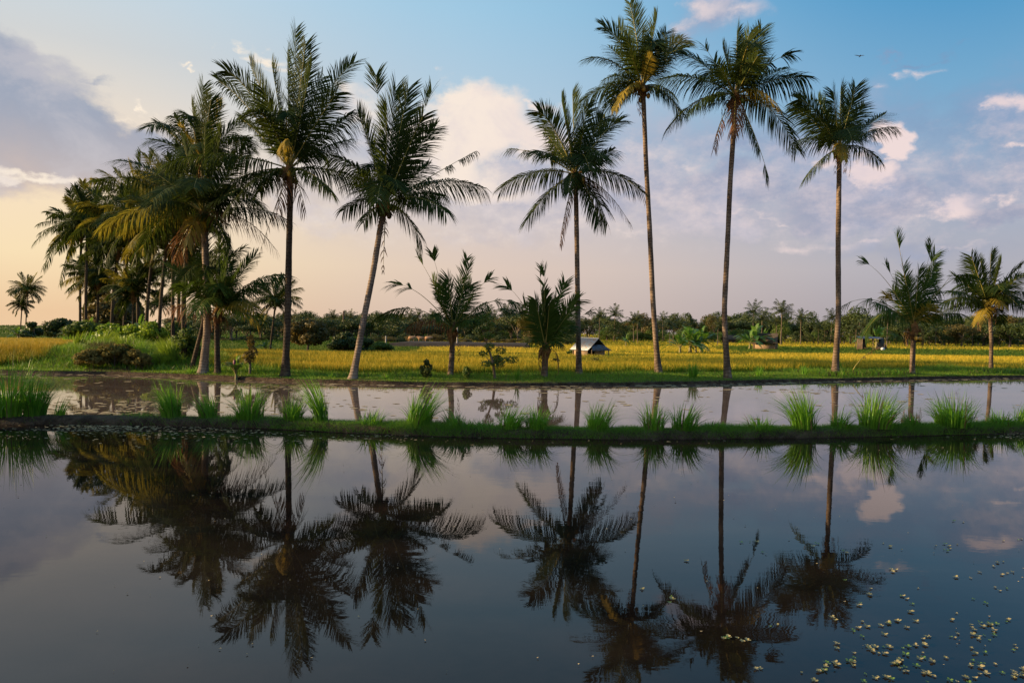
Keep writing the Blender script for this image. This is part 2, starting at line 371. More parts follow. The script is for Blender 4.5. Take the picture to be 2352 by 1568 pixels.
def gz(x, y):
    x = np.asarray(x, float); y = np.asarray(y, float); t = y-Yb(x)
    far = np.interp(y, [0, 34, 40, 60, 90, 130, 200, 300, 450, 4000], [-.83, -.83, -1.0, -1.75, -2.6, -3.4, -4.6, -5.0, -14, -200])
    top = -.84+.03*wob(x*3, y*3)
    z = top+(far-top)*ss(t, 1.2, 5)
    up = (x/np.maximum(y, 1))*FPX+1176
    rise = .62*(1-ss(up, 300, 440))*ss(t, .5, 2.8)*(1-ss(y, 60, 110))
    z = z+rise+.06*wob(x, y)*ss(t, 2, 8)
    z = np.where(t < 0, -.98+t*3.2, z)
    return np.maximum(z, -1.3)*(t < 0)+z*(t >= 0)
xs = np.concatenate([-np.geomspace(60, 2500, 24)[::-1], np.linspace(-58, 58, 240), np.geomspace(60, 2500, 24)])
ts = np.concatenate([[-75, -30, -8, -.5, -.1, -.06, -.03, .0, .04, .1, .2], np.linspace(.4, 10, 36), np.linspace(10.6, 60, 60), np.geomspace(62, 3800, 40)])
XX, TT = np.meshgrid(xs, ts); YY = Yb(XX)+TT
tz = gz(XX, YY)
tz = np.where(np.abs(TT) < .3, tz+.0, tz)
edge = .05*wob(XX*7, XX*3)
YY = YY+np.where(np.abs(TT) < .5, edge, 0)
tz = np.where(TT < -.4, -1.3, tz); tz = np.where((TT < 0) & (TT >= -.4), -.98+TT*3, tz)
tz[7] = -.90; tz[8] = -.86
V = np.stack([XX, YY, tz], -1).reshape(-1, 3); nx = len(xs); ny = len(ts)
i = np.arange(ny-1)[:, None]*nx; j = np.arange(nx-1)[None]
Q = np.stack([i+j, i+j+1, i+nx+j+1, i+nx+j], -1).reshape(-1, 4)
split = Q.shape[0]; rows = np.repeat(np.arange(ny-1), nx-1)
g = obj('ground', mesh('ground', V, [Q[rows < 10], Q[rows >= 10]], ['bank_soil', 'field_ground'], [0, 1], True)); tag(g, kind='structure')

# dividing bund between the two paddies
bx = np.arange(-46, 46, .09); prof = [(-.08, -.35, 0), (-.02, -.04, 1), (.01, .05, 1), (.05, .09, 1), (.12, .115, .8), (.24, .12, .7), (.38, .10, .7), (.48, .0, 1), (.62, -.45, 1), (.9, -1.3, 0)]
BV = []
for (dy, dz, a) in prof:
    n = wob(bx*9+dy*31, bx*5+dz*17)*.035*a + .03*wob(bx*2.2, bx*0+dy*3)*a
    BV.append(np.stack([bx, Ynb(bx)+dy*1.0+n, dz+n*.55], -1))
BV = np.array(BV); k = len(bx)
i = np.arange(len(prof)-1)[:, None]*k; j = np.arange(k-1)[None]
bund = obj('bank', mesh('bank', BV.reshape(-1, 3), [np.stack([i+j, i+j+1, i+k+j+1, i+k+j], -1).reshape(-1, 4)], ['bank_soil'], None, True)); tag(bund, kind='structure')
# left shore of the near paddy
LV = []
ly = np.arange(-30, 11.5, .2)
for (dx, dz) in [(.2, -.3), (.0, .03), (-.15, .16), (-1.2, .22), (-4, .2), (-12, .15), (-34, .1), (-34.2, -1.3)]:
    n = .06*wob(ly*3, ly*2+dx)
    LV.append(np.stack([-12.2+dx+n+np.interp(ly, [-30, 11], [-4, 0]), ly, dz+n*.4+0*ly], -1))
LV = np.array(LV); k = len(ly); i = np.arange(len(LV)-1)[:, None]*k; j = np.arange(k-1)[None]
tag(obj('shore', mesh('shore', LV.reshape(-1, 3), [np.stack([i+j, i+j+1, i+k+j+1, i+k+j], -1).reshape(-1, 4)], ['bank_soil'], None, True)), kind='structure')

def water_poly(name, xa, ya, yb, z, mat):
    n = len(xa); v = np.concatenate([np.stack([xa, ya, np.full(n, z)], -1), np.stack([xa, yb, np.full(n, z)], -1)])
    jj = np.arange(n-1)
    return tag(obj(name, mesh(name, v, [np.stack([jj, jj+1, jj+1+n, jj+n], -1)], [mat])), kind='structure')
xa = np.linspace(-45, 45, 91)
water_poly('near_water', xa, np.full(91, -30.), Ynb(xa)+.03, ZN, 'near_water')
water_poly('mid_water', np.linspace(-75, 75, 151), Ynb(np.linspace(-75, 75, 151))+.8, Yb(np.linspace(-75, 75, 151))+.04, ZM, 'mid_water')

# ------------------------------------------------------------------ blades (rice, grass)
def blades(name, X, Y, H, W, lean, mats, attr=True, segs=1, z=None, midx=None, bend=.6):
    n = len(X); z0 = gz(X, Y) if z is None else z
    th = rng.uniform(0, 2*math.pi, n); ph = rng.uniform(0, math.pi, n)
    wd = np.stack([np.cos(ph), np.sin(ph)*.6, np.zeros(n)], -1); ld = np.stack([np.cos(th), np.sin(th), np.zeros(n)], -1)
    base_ = np.stack([X, Y, z0-.02], -1); parts = []; at = []
    for s in range(segs):
        f = s/segs; c = base_+ld*(lean*H*(f**1.8))[:, None]; c[:, 2] += H*f*(1-bend*.3*f*lean)
        ww = (W*(1-.35*f)/2)[:, None]
        parts += [c-wd*ww, c+wd*ww]; at += [np.full(n, f), np.full(n, f)]
    c = base_+ld*(lean*H)[:, None]; c[:, 2] += H*(1-bend*.3*lean); parts.append(c); at.append(np.ones(n))
    k = len(parts); V = np.stack(parts, 1).reshape(-1, 3); A = np.stack(at, 1).ravel(); o = np.arange(n)*k
    faces = []
    if segs > 1: faces.append(np.concatenate([np.stack([o+2*s, o+2*s+1, o+2*s+3, o+2*s+2], -1) for s in range(segs-1)]))
    faces.append(np.stack([o+k-3, o+k-2, o+k-1], -1))
    me = mesh(name, V, faces, mats, None, False, A if attr else None)
    if midx is not None:
        a = np.concatenate([np.tile(midx, segs-1), midx]) if segs > 1 else midx
        me.polygons.foreach_set('material_index', a.astype(np.int32))
    return me
def scatter(n, u0, u1, y0, y1):
    u = rng.uniform(u0, u1, n); Y = 1/rng.uniform(1/y1, 1/y0, n); X = (u-1176)/FPX*Y; return X, Y, u
def stuff(name, me): return tag(obj(name, me), kind='stuff')

# nearest golden rice field behind the palms
X, Y, u = scatter(360000, -40, 2500, 29, 62)
t = Y-Yb(X); keep = (t > np.interp(u, [445, 900, 1400], [2.4, 2.6, 3.6])+.5*wob(X*2, Y*0)) & (u > 445+60*wob(Y, X*0)) & (Y < 58+3*wob(X, X*0)); X, Y, u = X[keep], Y[keep], u[keep]
q = (np.abs(Y-40.5-.8*wob(X*.5, 0*Y)-.03*X) > .35) & (np.abs(Y-49-1.2*wob(X*.4+3, 0*Y)+.05*X) > .7); X, Y, u = X[q], Y[q], u[q]
H = rng.uniform(.34, .60, len(X))*(1+.22*wob(X, Y)); stuff('rice_crop', blades('rice', X, Y, H, .0011*Y*rng.uniform(.6, 1.3, len(X)), rng.uniform(.1, .6, len(X)), ['rice_gold']))
# farther rice terraces
X, Y, u = scatter(300000, -100, 2500, 60, 330)
jx = wob(X*.35, Y*.5)*5+rng.normal(0, 1.2, len(X)); gr = ((u+jx*16 > 1640) & (Y+jx > 86) & (Y+jx*2 < 150+30*wob(X*.1, Y*0))) | ((Y+jx > 58) & (Y+jx < 66)) | ((u+jx*8 > 1400) & (u+jx*8 < 1720) & (Y+jx > 72) & (Y+jx < 84))
lf = u < 1000+120*wob(Y*.3, X*0)
k1 = ~gr & ~lf
stuff('far_rice_crop', blades('rice_far', X[k1], Y[k1], rng.uniform(.4, .6, k1.sum()), .0011*Y[k1]*rng.uniform(.6, 1.3, k1.sum()), rng.uniform(.1, .6, k1.sum()), ['rice_far']))
k2 = gr | (lf & (rng.uniform(size=len(X)) < .8))
stuff('vegetable_rows', blades('veg', X[k2], Y[k2], rng.uniform(.25, .45, k2.sum()), .0018*Y[k2]*rng.uniform(.6, 1.3, k2.sum()), rng.uniform(.3, .9, k2.sum()), ['crop_green']))
# raised rice field on the left
X, Y, u = scatter(120000, -260, 330, 29.5, 66)
e = np.interp(u, [-260, 0, 100, 185, 240], [30.2, 30.2, 31, 38, 60]); keep = (Y > e+.6*wob(X*2, Y)) & (u < 215+30*wob(Y, X)); X, Y = X[keep], Y[keep]
stuff('raised_rice_crop', blades('rice_l', X, Y, rng.uniform(.36, .52, len(X)), .0012*Y, rng.uniform(.1, .7, len(X)), ['rice_left']))
# grass on the slopes and along the far shore
X, Y, u = scatter(170000, -260, 640, 28.5, 66)
t = Y-Yb(X); keep = (t > .05) & (t < np.interp(u, [-260, 60, 130, 200, 260, 440, 520, 640], [1.8, 1.8, 3, 12, 30, 32, 3, 1.5])); X, Y, t, u = X[keep], Y[keep], t[keep], u[keep]
H = np.clip(.06+t*.09, .06, .42)*rng.uniform(.5, 1.7, len(X))*(1+.9*wob(X*1.4, Y*1.2))
br = ((u > 195) & (u < 300) & (t < 5+wob(X, Y))) | (wob(X*1.3, Y*1.1) > .38)
stuff('slope_grass', blades('slope', X, Y, H, .0011*Y*rng.uniform(.6, 1.3, len(X)), rng.uniform(.2, 1, len(X)), ['grass_lit', 'dry_blade', 'grass_blade'],
      midx=np.where(br, 1, np.where(rng.uniform(size=len(X)) < .35, 2, 0))))
n = 210000; X = rng.uniform(-22, 36, n); tt = rng.uniform(0, 1, n)**1.3*4.0; Y = Yb(X)+.02+tt
H = np.clip(.03+tt*.07, 0, .17)*(1+1.2*np.clip(wob(X*.9+4, Y*1.3), 0, 1))*rng.uniform(.4, 1.5, n)*(1+.8*wob(X*2.3, Y*2))
stuff('shore_grass', blades('shoreg', X, Y, np.abs(H), .026*rng.uniform(.5, 1.4, n), rng.uniform(.2, 1, n), ['turf_blade', 'grass_lit', 'grass_blade', 'dry_blade'],
      midx=rng.choice(4, n, p=[.28, .40, .22, .10])))
n = 26000; X = rng.uniform(-22, 36, n); tt = rng.uniform(.5, 4.2, n); Y = Yb(X)+tt; k = wob(X*1.1+7, Y*1.6) > .22; X, Y = X[k], Y[k]; n = len(X)
stuff('shore_weeds', blades('sweeds', X, Y, rng.uniform(.15, .45, n), .034*rng.uniform(.5, 1.4, n), rng.uniform(.2, 1., n), ['grass_lit', 'grass_blade', 'dry_blade'], segs=2, attr=False, midx=rng.choice(3, n, p=[.5, .32, .18])))
# short turf on the dividing bund (mostly bare and dry at its left end)
n = 170000; X = rng.uniform(-12, 12, n); d = rng.uniform(-.01, .46, n); Y = Ynb(X)+d
uu = X/Y*FPX+1176; pg = ss(uu, 350, 800)*.85+.15; pg = np.clip(pg+.5*wob(X*3, Y*3), .05, 1)
z = np.interp(d, [0, .05, .12, .24, .38, .48], [.03, .085, .11, .115, .095, .0])
isg = rng.uniform(size=n) < pg
H = np.where(isg, rng.uniform(.02, .07, n)*(1+2.2*np.clip(wob(X*5, Y*4), -.3, 1)+2.5*np.clip(wob(X*1.7+9, Y), .2, 1)), rng.uniform(.008, .03, n))
stuff('turf', blades('turf', X, Y, H, np.where(isg, .006, .006)*rng.uniform(.6, 1.4, n), np.where(isg, rng.uniform(.3, 1.2, n), rng.uniform(1, 2.6, n)), ['turf_blade', 'dry_blade', 'grass_blade'],
      z=z, midx=np.where(isg, np.where(rng.uniform(size=n) < .3, 2, 0), 1)))

n = 9000; X = rng.uniform(-11, 11, n); d = rng.uniform(.02, .44, n); Y = Ynb(X)+d; k = (wob(X*2.6+5, Y*1.3) > .12) & (X/Y*FPX+1176 > 560); X, Y, d = X[k], Y[k], d[k]; n = len(X)
stuff('bank_weeds', blades('weeds', X, Y, rng.uniform(.06, .20, n), .009*rng.uniform(.6, 1.5, n), rng.uniform(.1, 1.1, n), ['grass_blade', 'turf_blade', 'dry_blade'], z=np.full(n, .10), segs=3, attr=False, midx=rng.choice(3, n, p=[.6, .3, .1])))

# ------------------------------------------------------------------ fronds and palms
def bez(C, K, E, t):
    t = t[:, None]; return (1-t)**2*C+2*(1-t)*t*K+t*t*E
def frond_mesh(C, K, E, Lmax=1.0, m=80, droop=.6, twist=0., vee=.25, wid=.045, mat='frond_green', tufts=None, start=.14, r0=.035, curl=0., gapn=0, simple=False, ang=76):
    """rachis along a curve from C to E; tufts = ranges of the rachis that still carry leaflets"""
    mb = MB(); ts_ = np.linspace(0, 1, 14); pts = bez(C, K, E, ts_)
    Ltot = np.linalg.norm(np.diff(pts, axis=0), axis=1).sum()
    m = int(max(14, min(m, 25*Ltot))); pts[:, 2] -= curl*Ltot*np.clip(ts_-.55, 0, 1)**2*2
    mb.tube(pts, r0*(1-.85*ts_**.8), 4 if simple else 5, 1)
    m = m//2 if mat == 'frond_dead' else m; t = np.linspace(start, 1, m)+rng.uniform(-.3, .3, m)/m; t = np.clip(t, 0, 1)
    if tufts: 
        k = np.zeros(m, bool)
        for a, b in tufts: k |= (t >= a) & (t <= b)
        t = t[k]
    if gapn:
        for _ in range(gapn):
            a = rng.uniform(.25, .9); t = t[(t < a) | (t > a+.05)]
    if len(t) == 0: return mb.build('frond', [mat, 'rachis'])
    t = np.repeat(t, 2); sg = np.tile([1., -1.], len(t)//2)
    keep = rng.uniform(size=len(t)) > .04; t = t[keep]; sg = sg[keep]; n = len(t)
    def ev(tv): return np.stack([np.interp(tv, ts_, pts[:, k]) for k in range(3)], -1)
    B = ev(t); Tn = unit(ev(np.minimum(t+.02, 1.0))-ev(t-.03))
    up = np.array([0, 0, 1.0]); out_ = unit(np.array([E[0]-C[0], E[1]-C[1], 1e-3])); out_[2] = 0
    ref = up*.9-out_*.5
    N = unit(ref-(Tn@ref)[:, None]*Tn); S = np.cross(Tn, N)
    N, S = N*math.cos(twist)+S*math.sin(twist), S*math.cos(twist)-N*math.sin(twist)
    tl = np.clip((t-start)/(1-start), 0, 1)
    L = Lmax*(.35+.65*np.sin(math.pi*np.clip(.18+.72*tl, 0, 1))**.8)*rng.uniform(.85, 1.1, n)
    if tufts: L = Lmax*rng.uniform(.75, 1.15, n)*(1-.25*tl)
    a = R(ang)-R(ang*.52)*tl+rng.normal(0, .08, n)
    D = unit(Tn*np.cos(a)[:, None]+S*(sg*np.sin(a))[:, None]+N*(vee*rng.uniform(.5, 1.4, n))[:, None])
    W = unit(Tn-(np.sum(Tn*D, 1))[:, None]*D); G = np.array([0, 0, -1.])
    dr = droop*rng.uniform(.7, 1.3, n)
    secs = [0, .55, 1.0] if simple else [0, .3, .65, 1.0]; wf = [.7, 1.0, 0] if simple else [.55, 1.0, .75, 0]
    cs = []
    for s in secs:
        d = D*s+G*(dr*s**1.8)[:, None]
        nl = np.linalg.norm(d, axis=1, keepdims=True)+1e-6
        d = d/nl*np.minimum(nl, s*1.0+.02*s); cs.append(B+d*L[:, None])
    parts = []
    for c, f in zip(cs[:-1], wf[:-1]): parts += [c-W*(wid*f/2), c+W*(wid*f/2)]
    parts.append(cs[-1]); k = len(parts); V_ = np.stack(parts, 1).reshape(-1, 3); o = np.arange(n)*k
    qs = np.concatenate([np.stack([o+2*q, o+2*q+1, o+2*q+3, o+2*q+2], -1) for q in range(len(secs)-2)])
    mb.add(V_, [qs, np.stack([o+k-3, o+k-2, o+k-1], -1)], 0)
    return mb.build('frond', [mat, 'rachis'])

def catmull(p, n):
    p = np.asarray(p, float); d = np.concatenate([[0], np.cumsum(np.linalg.norm(np.diff(p, axis=0), axis=1))]); t = np.linspace(0, d[-1], n)
    out = np.stack([np.interp(t, d, p[:, k]) for k in range(3)], -1)
    for _ in range(max(2, n//8)): out[1:-1] = (out[:-2]+2*out[1:-1]+out[2:])/4
    return out
def trunk_mesh(pts, r_base, r_top, mat, n=46, bumps=.045, flare=1.75):
    c = catmull(pts, n); f = np.linspace(0, 1, n); r = r_base+(r_top-r_base)*np.clip(f*1.15, 0, 1)**.7
    r = r*(1+(flare-1)*np.exp(-f*20))*(1+bumps*rng.uniform(-1, 1, n))
    mb = MB(); mb.tube(c, r, 12, 0); return mb.build('trunk', [mat], True)

FL = []   # all fronds so far, for auto labels nothing is needed
def palm(label, Y, trunk, wpx, center, fronds, lsize=1.0, nuts=0, mat='frond_green', bark='palm_bark', extra=5, group='coconut palms', m=84,
         nutcol=('nut_green',), dead=3, bare=False, wid=.042, name='coconut_palm', dscale=.30, elen=None):
    """trunk: list of image points; fronds: (tipu, tipv, up, dy, opts)"""
    s = Y/FPX; pts = [P(u, v, Y) for u, v in trunk]; base_ = np.array(pts[0]); base_[2] = gz(base_[0], base_[1])-.06
    pts[0] = base_
    root = thing(name, label, 'palm tree', base_, group); off = base_
    rb = wpx*s/2*.68; rt = rb*.84
    obj('trunk', trunk_mesh(np.array(pts)-off, rb, rt, bark), root)
    C = P(center[0], center[1], Y)
    # heart of the crown: fibrous sheath, leaf bases, hanging dead stalks
    hb = MB(); ax = np.array(pts[-1]); dirv = unit(C-ax) if np.linalg.norm(C-ax) > .05 else np.array([0, 0, 1.])
    hb.tube([ax-dirv*.25, ax, (ax+C)/2, C, C+dirv*.35], np.array([rt*1.0, rt*1.6, rt*2.2, rt*1.6, rt*.3]), 9, 0)
    for q in range(16):
        a = rng.uniform(0, 6.28); o = np.array([math.cos(a), math.sin(a), 0]); l = rng.uniform(.2, .5)*max(lsize, .6)
        p0 = ax+dirv*rng.uniform(-.1, .3)+o*rt; hb.tube([p0, p0+o*l*.5+np.array([0, 0, .12*l]), p0+o*l*.8+np.array([0, 0, -.7*l*rng.uniform(-.5, 1.4)])], np.array([.05, .04, .015])*max(lsize, .7), 4, 0)
    crown = obj('crown', hb.build('crown', ['crown_fibre']), root); crown.data.transform(Matrix.Translation(-Vector(off)))
    def add(E, K, **kw):
        me = frond_mesh(C-off, K-off, E-off, **kw); obj('frond', me, crown)
    for fr in fronds:
        u, v, up_, dy = fr[:4]; o = dict(fr[4]) if len(fr) > 4 else {}
        sxk = o.pop('sx', 0); kt = o.pop('k', .55)
        if dy is None: dy = rng.uniform(-1, 1)*dscale*math.hypot(u-center[0], v-center[1])*s
        E = P(u, v, Y+dy); L = math.hypot(u-center[0], v-center[1])
        K = P(center[0]+(u-center[0])*kt+sxk, center[1]+(v-center[1])*kt-up_*L, Y+dy*.5)
        vert = abs(v-center[1])/(L+1e-6) if v < center[1] else 0
        o.setdefault('twist', rng.choice([-1, 1])*rng.uniform(.5, 1.2)*(.35+.65*vert))
        o.setdefault('ang', 78-24*vert); o.setdefault('droop', 1.05-.88*vert if not o.get('mat') == 'frond_dead' else 1.3)
        o['Lmax'] = 1.22*o.get('Lmax', lsize*(1.0 if L*s > 2.6 else .45+.2*L*s)); o.setdefault('mat', mat); o.setdefault('m', m); o.setdefault('wid', wid)
        add(E, K, **o)
    rr = elen or 3.6*lsize
    for q in range(extra):
        a = (q+rng.uniform(.2, .8))*math.pi/max(extra, 1)*2; ca, sa = math.cos(a)*.45, (1 if q % 2 else -1)*rng.uniform(.6, 1)
        e = rng.uniform(.0, 1.0); L = rr*rng.uniform(.8, 1.1)
        E = C+L*np.array([ca*.8, sa*math.cos(e), math.sin(e)*.75-.15]); K = C+L*np.array([ca*.35, sa*.4, .35+.4*e])
        add(E, K, Lmax=lsize*1.15, mat=mat, m=m, droop=.6, twist=rng.uniform(-.5, .5), wid=wid)
    for q in range(dead):
        a = rng.uniform(0, 6.28); o = np.array([math.cos(a), math.sin(a)*.6, 0]); L = rng.uniform(.7, 1.5)*lsize
        add(C+o*.45*L+np.array([0, 0, -L]), C+o*.6*L+np.array([0, 0, .05]), Lmax=.35*lsize, mat='frond_dead', m=16, droop=1.4, r0=.022, wid=.03, start=.3)
    for q in range(nuts):
        a = 2.4*q+rng.uniform(-.3, .3); r = rt*.8+rng.uniform(.10, .30)*lsize**2; nb_ = MB()
        c = ax+np.array([math.cos(a)*r, math.sin(a)*r, rng.uniform(-.25, .3)])-off
        nb_.ball(c, np.array((.10, .10, .13))*min(1, lsize**2), 0); st = ax+dirv*.25-off; nb_.tube([st, (st+c)/2+np.array([0, 0, .1]), c+np.array([0, 0, .12])], .016, 4, 1)
        obj('coconut', nb_.build('coconut', [nutcol[q % len(nutcol)], 'rachis'], True), crown)
    return root
Yl = dict(mat='frond_yellow'); De = dict(mat='frond_dead')
def tf(*r, **k): return dict(tufts=list(r), **k)
G8 = 'tall coconut palms along the far paddy bank'
palm('tall full coconut palm with green nuts, its long frond drooping over the grove', 28.2,
     [(655, 863), (661, 720), (664, 560), (667, 440), (665, 405)], 24, (665, 388),
     [(679, 70, 0, .4, dict(sx=6, twist=1.3)), (702, 103, 0, -.6, dict(twist=-1.2)), (812, 132, .14, .8, dict(curl=.1, twist=.9)), (518, 150, .20, -.5, dict(curl=.12, twist=.7)),
      (575, 150, .08, 1.0, dict(twist=1)), (503, 187, .18, .6, dict(twist=.6)), (624, 148, .0, 1.4, dict(twist=1.2)), (389, 372, .17, -1.2, dict(droop=1.4, Lmax=.95)),
      (811, 258, .03, .5, dict(droop=1.0)), (804, 322, .12, 1.4), (850, 426, .17, .6, dict(droop=1.1)), (483, 452, .22, .3), (530, 470, .28, -1.5),
      (650, 330, .9, -2.6, dict(mat='frond_yellow', droop=1.1, Lmax=.6)), (772, 215, .05, -1.2), (604, 205, .0, -1.6, dict(twist=1.2)), (557, 275, .10, 1.6),
      (702, 482, .3, -.6, De), (640, 478, .35, -.4, De), (590, 600, .05, .3, dict(mat='frond_dead', Lmax=.3, m=24, r0=.02)), (716, 150, .0, -1.4, dict(twist=1.2)),
      (740, 180, .02, 2.0), (660, 120, .0, 1.8, dict(twist=1.3)), (760, 440, .3, -2.2), (596, 440, .35, 2.2)],
     nuts=8, nutcol=('nut_green', 'nut_green', 'nut_yellow', 'nut_dark'), group=G8, bark='palm_bark_dark', extra=4)
palm('leaning coconut palm with pale curved trunk and torn fronds, standing alone', 27.6,
     [(810, 869), (836, 730), (858, 620), (874, 520), (882, 485)], 23, (886, 468),
     [(864, 174, 0, -.4, tf((.84, 1), twist=.8, r0=.02)), (909, 203, .0, .5, dict(twist=1.35, Lmax=1.15)), (937, 207, 0, -.6, dict(twist=-1.3, Lmax=1.1)), (991, 212, -.02, 0, tf((.86, 1), r0=.016, twist=.7)),
      (998, 296, .17, .6, dict(twist=1)), (971, 268, .06, -1, dict(twist=-.9)), (823, 262, .10, .4, dict(twist=.8)), (768, 360, .24, -.6, dict(droop=1)), (790, 482, .34, .3, dict(droop=1)),
      (800, 425, .24, 1.2), (1092, 348, .02, .3, tf((.34, .46), (.62, .70), (.78, 1), Lmax=.42, droop=1.3, r0=.03)), (1108, 431, .26, -.5, dict(droop=1.1)), (1024, 486, .34, -1.3, dict(droop=1)),
      (968, 556, .38, .2), (835, 510, .30, -.6), (985, 380, .1, 1.4), (880, 620, .04, .4, dict(mat='frond_dead', m=20, Lmax=.3)), (850, 330, .05, 1.6), (925, 260, 0, 2.0, dict(twist=1.2)), (888, 240, 0, -1.8, dict(twist=1.2)),
      (1010, 450, .2, 2.0), (820, 400, .2, -2.2)],
     nuts=7, nutcol=('nut_green', 'nut_dark'), group=G8, bark='palm_bark_pale', extra=3)
palm('coconut palm with slender trunk passing between the young palm and the tin-roofed hut', 30.6,
     [(1330, 866), (1327, 700), (1325, 560), (1323, 450), (1321, 415)], 18.5, (1321, 400),
     [(1238, 250, .18, -.3, dict(curl=.1, twist=.8)), (1315, 217, 0, .3, dict(twist=1.3)), (1290, 232, 0, -1, dict(twist=-1.1)), (1384, 268, .08, .4, dict(curl=.1, twist=1)), (1424, 272, .16, -.4, dict(curl=.1)),
      (1408, 345, .06, .8, dict(twist=.9)), (1173, 343, .16, .3, tf((.45, .74), (.84, 1), Lmax=.7, droop=.9)), (1236, 350, .25, -1.2), (1153, 430, .24, .4, dict(droop=1)),
      (1212, 504, .22, -.4), (1286, 562, .16, .2, dict(mat='frond_dead', Lmax=.5)), (1376, 508, .28, -.8), (1395, 512, .34, .5), (1446, 512, .28, .5, dict(mat='frond_dead', Lmax=.6)),
      (1474, 440, .30, -.4, dict(droop=.9)), (1404, 356, .0, .2, tf((.5, .8), Lmax=.4)), (1252, 305, .06, 1.2, dict(twist=.9)), (1306, 442, .9, -2.6, dict(Lmax=.6)), (1350, 240, 0, 1.2, dict(twist=1.2)), (1340, 300, 0, -1.8, dict(twist=1))],
     nuts=7, nutcol=('nut_green', 'nut_dark', 'nut_yellow'), group=G8, extra=3)
palm('tallest coconut palm, its crown highest of all, with gently curved trunk', 32.2,
     [(1513, 858), (1500, 700), (1492, 520), (1484, 380), (1479, 250), (1477, 215)], 18.5, (1476, 200),
     [(1447, 8, .0, .3, dict(sx=6, twist=1.1)), (1389, 58, .22, -.4, dict(curl=.1)), (1353, 130, .25, .6, dict(curl=.08)), (1385, 185, .35, -1.3), (1509, 40, 0, -.8, dict(twist=1.2)),
      (1577, 88, .32, .5, dict(mat='frond_yellow', curl=.15)), (1567, 113, .30, -1), (1540, 142, .2, 1.4), (1333, 236, .30, .2, dict(droop=1)), (1413, 252, .7, -2, dict(mat='frond_yellow', Lmax=.6)),
      (1376, 290, .45, .4, dict(droop=1)), (1548, 222, .4, .8), (1565, 266, .45, -.7, dict(droop=1)), (1420, 60, .08, 1.6), (1440, 90, 0, -2, dict(twist=1.1)), (1497, 128, .3, -2.6, dict(mat='frond_yellow', Lmax=.5)),
      (1530, 75, .08, 1.6), (1475, 70, 0, 2.2, dict(twist=1.2)), (1400, 110, .15, 2)],
     nuts=7, nutcol=('nut_yellow', 'nut_dark'), group=G8, extra=3)
palm('tall coconut palm with orange dead skirt below its crown, touching the tallest palm', 30.6,
     [(1672, 860), (1663, 720), (1671, 560), (1677, 420), (1686, 290), (1688, 240)], 19, (1690, 219),
     [(1693, 72, 0, .3, dict(twist=1.2)), (1720, 80, 0, -.8, dict(twist=-1.2)), (1749, 68, -.03, .8, dict(twist=.8)), (1816, 125, .20, -.3, tf((.2, .62), (.8, 1), Lmax=.8)), (1808, 158, .12, .9),
      (1850, 178, .14, -.4, dict(droop=.9)), (1786, 244, .45, -1.3, dict(mat='frond_yellow')), (1828, 340, .42, .3, dict(droop=1)), (1766, 408, .16, -.3, tf((.2, .72), (.86, 1), Lmax=.7, droop=1)),
      (1563, 124, .18, .5), (1516, 184, .24, -.4, dict(droop=1)), (1537, 293, .34, .4, dict(droop=.9)), (1640, 340, .35, -.5, tf((.6, 1), mat='frond_dead', Lmax=.5)), (1590, 250, .3, -1.6),
      (1620, 110, .0, .4, tf((.3, .7), (.9, 1), Lmax=.8)), (1686, 300, .3, -1.2, dict(mat='frond_dead', Lmax=.8)), (1700, 296, .35, -.8, dict(mat='frond_dead', Lmax=.7)), (1660, 110, 0, 1.6, dict(twist=1.1)),
      (1740, 130, .05, -1.8), (1705, 110, 0, 2.2, dict(twist=1.1)), (1650, 150, .05, -2)],
     nuts=8, nutcol=('nut_dark', 'nut_green'), group=G8, extra=3, dead=5)
palm('solitary coconut palm with compact round crown beside the bright cloud puff', 34.2,
     [(1918, 859), (1926, 720), (1925, 560), (1927, 420), (1928, 360)], 18.5, (1928, 340),
     [(1834, 226, .26, -.3, dict(curl=.04, twist=1.1)), (1826, 248, .10, .6, dict(twist=.9)), (1931, 204, 0, .4, dict(twist=1.3)), (1965, 202, 0, -.7, dict(twist=-1.2)), (1983, 246, .05, 1, dict(twist=.9)),
      (2033, 262, .06, .6), (2051, 292, .16, -.4, dict(droop=.9)), (1914, 212, 0, -1.6, dict(twist=1.2)), (1818, 332, .32, .2, dict(droop=1)), (1852, 408, .22, -.4), (2019, 369, .38, .3, dict(droop=1)),
      (1880, 230, 0, 1.8, dict(twist=1.2)), (1938, 366, 1.6, -2.6, dict(mat='frond_yellow', Lmax=.5)), (1950, 230, 0, 2.2, dict(twist=1.2)), (1872, 262, .05, -1.6)],
     nuts=0, group=G8, extra=2, dead=5)

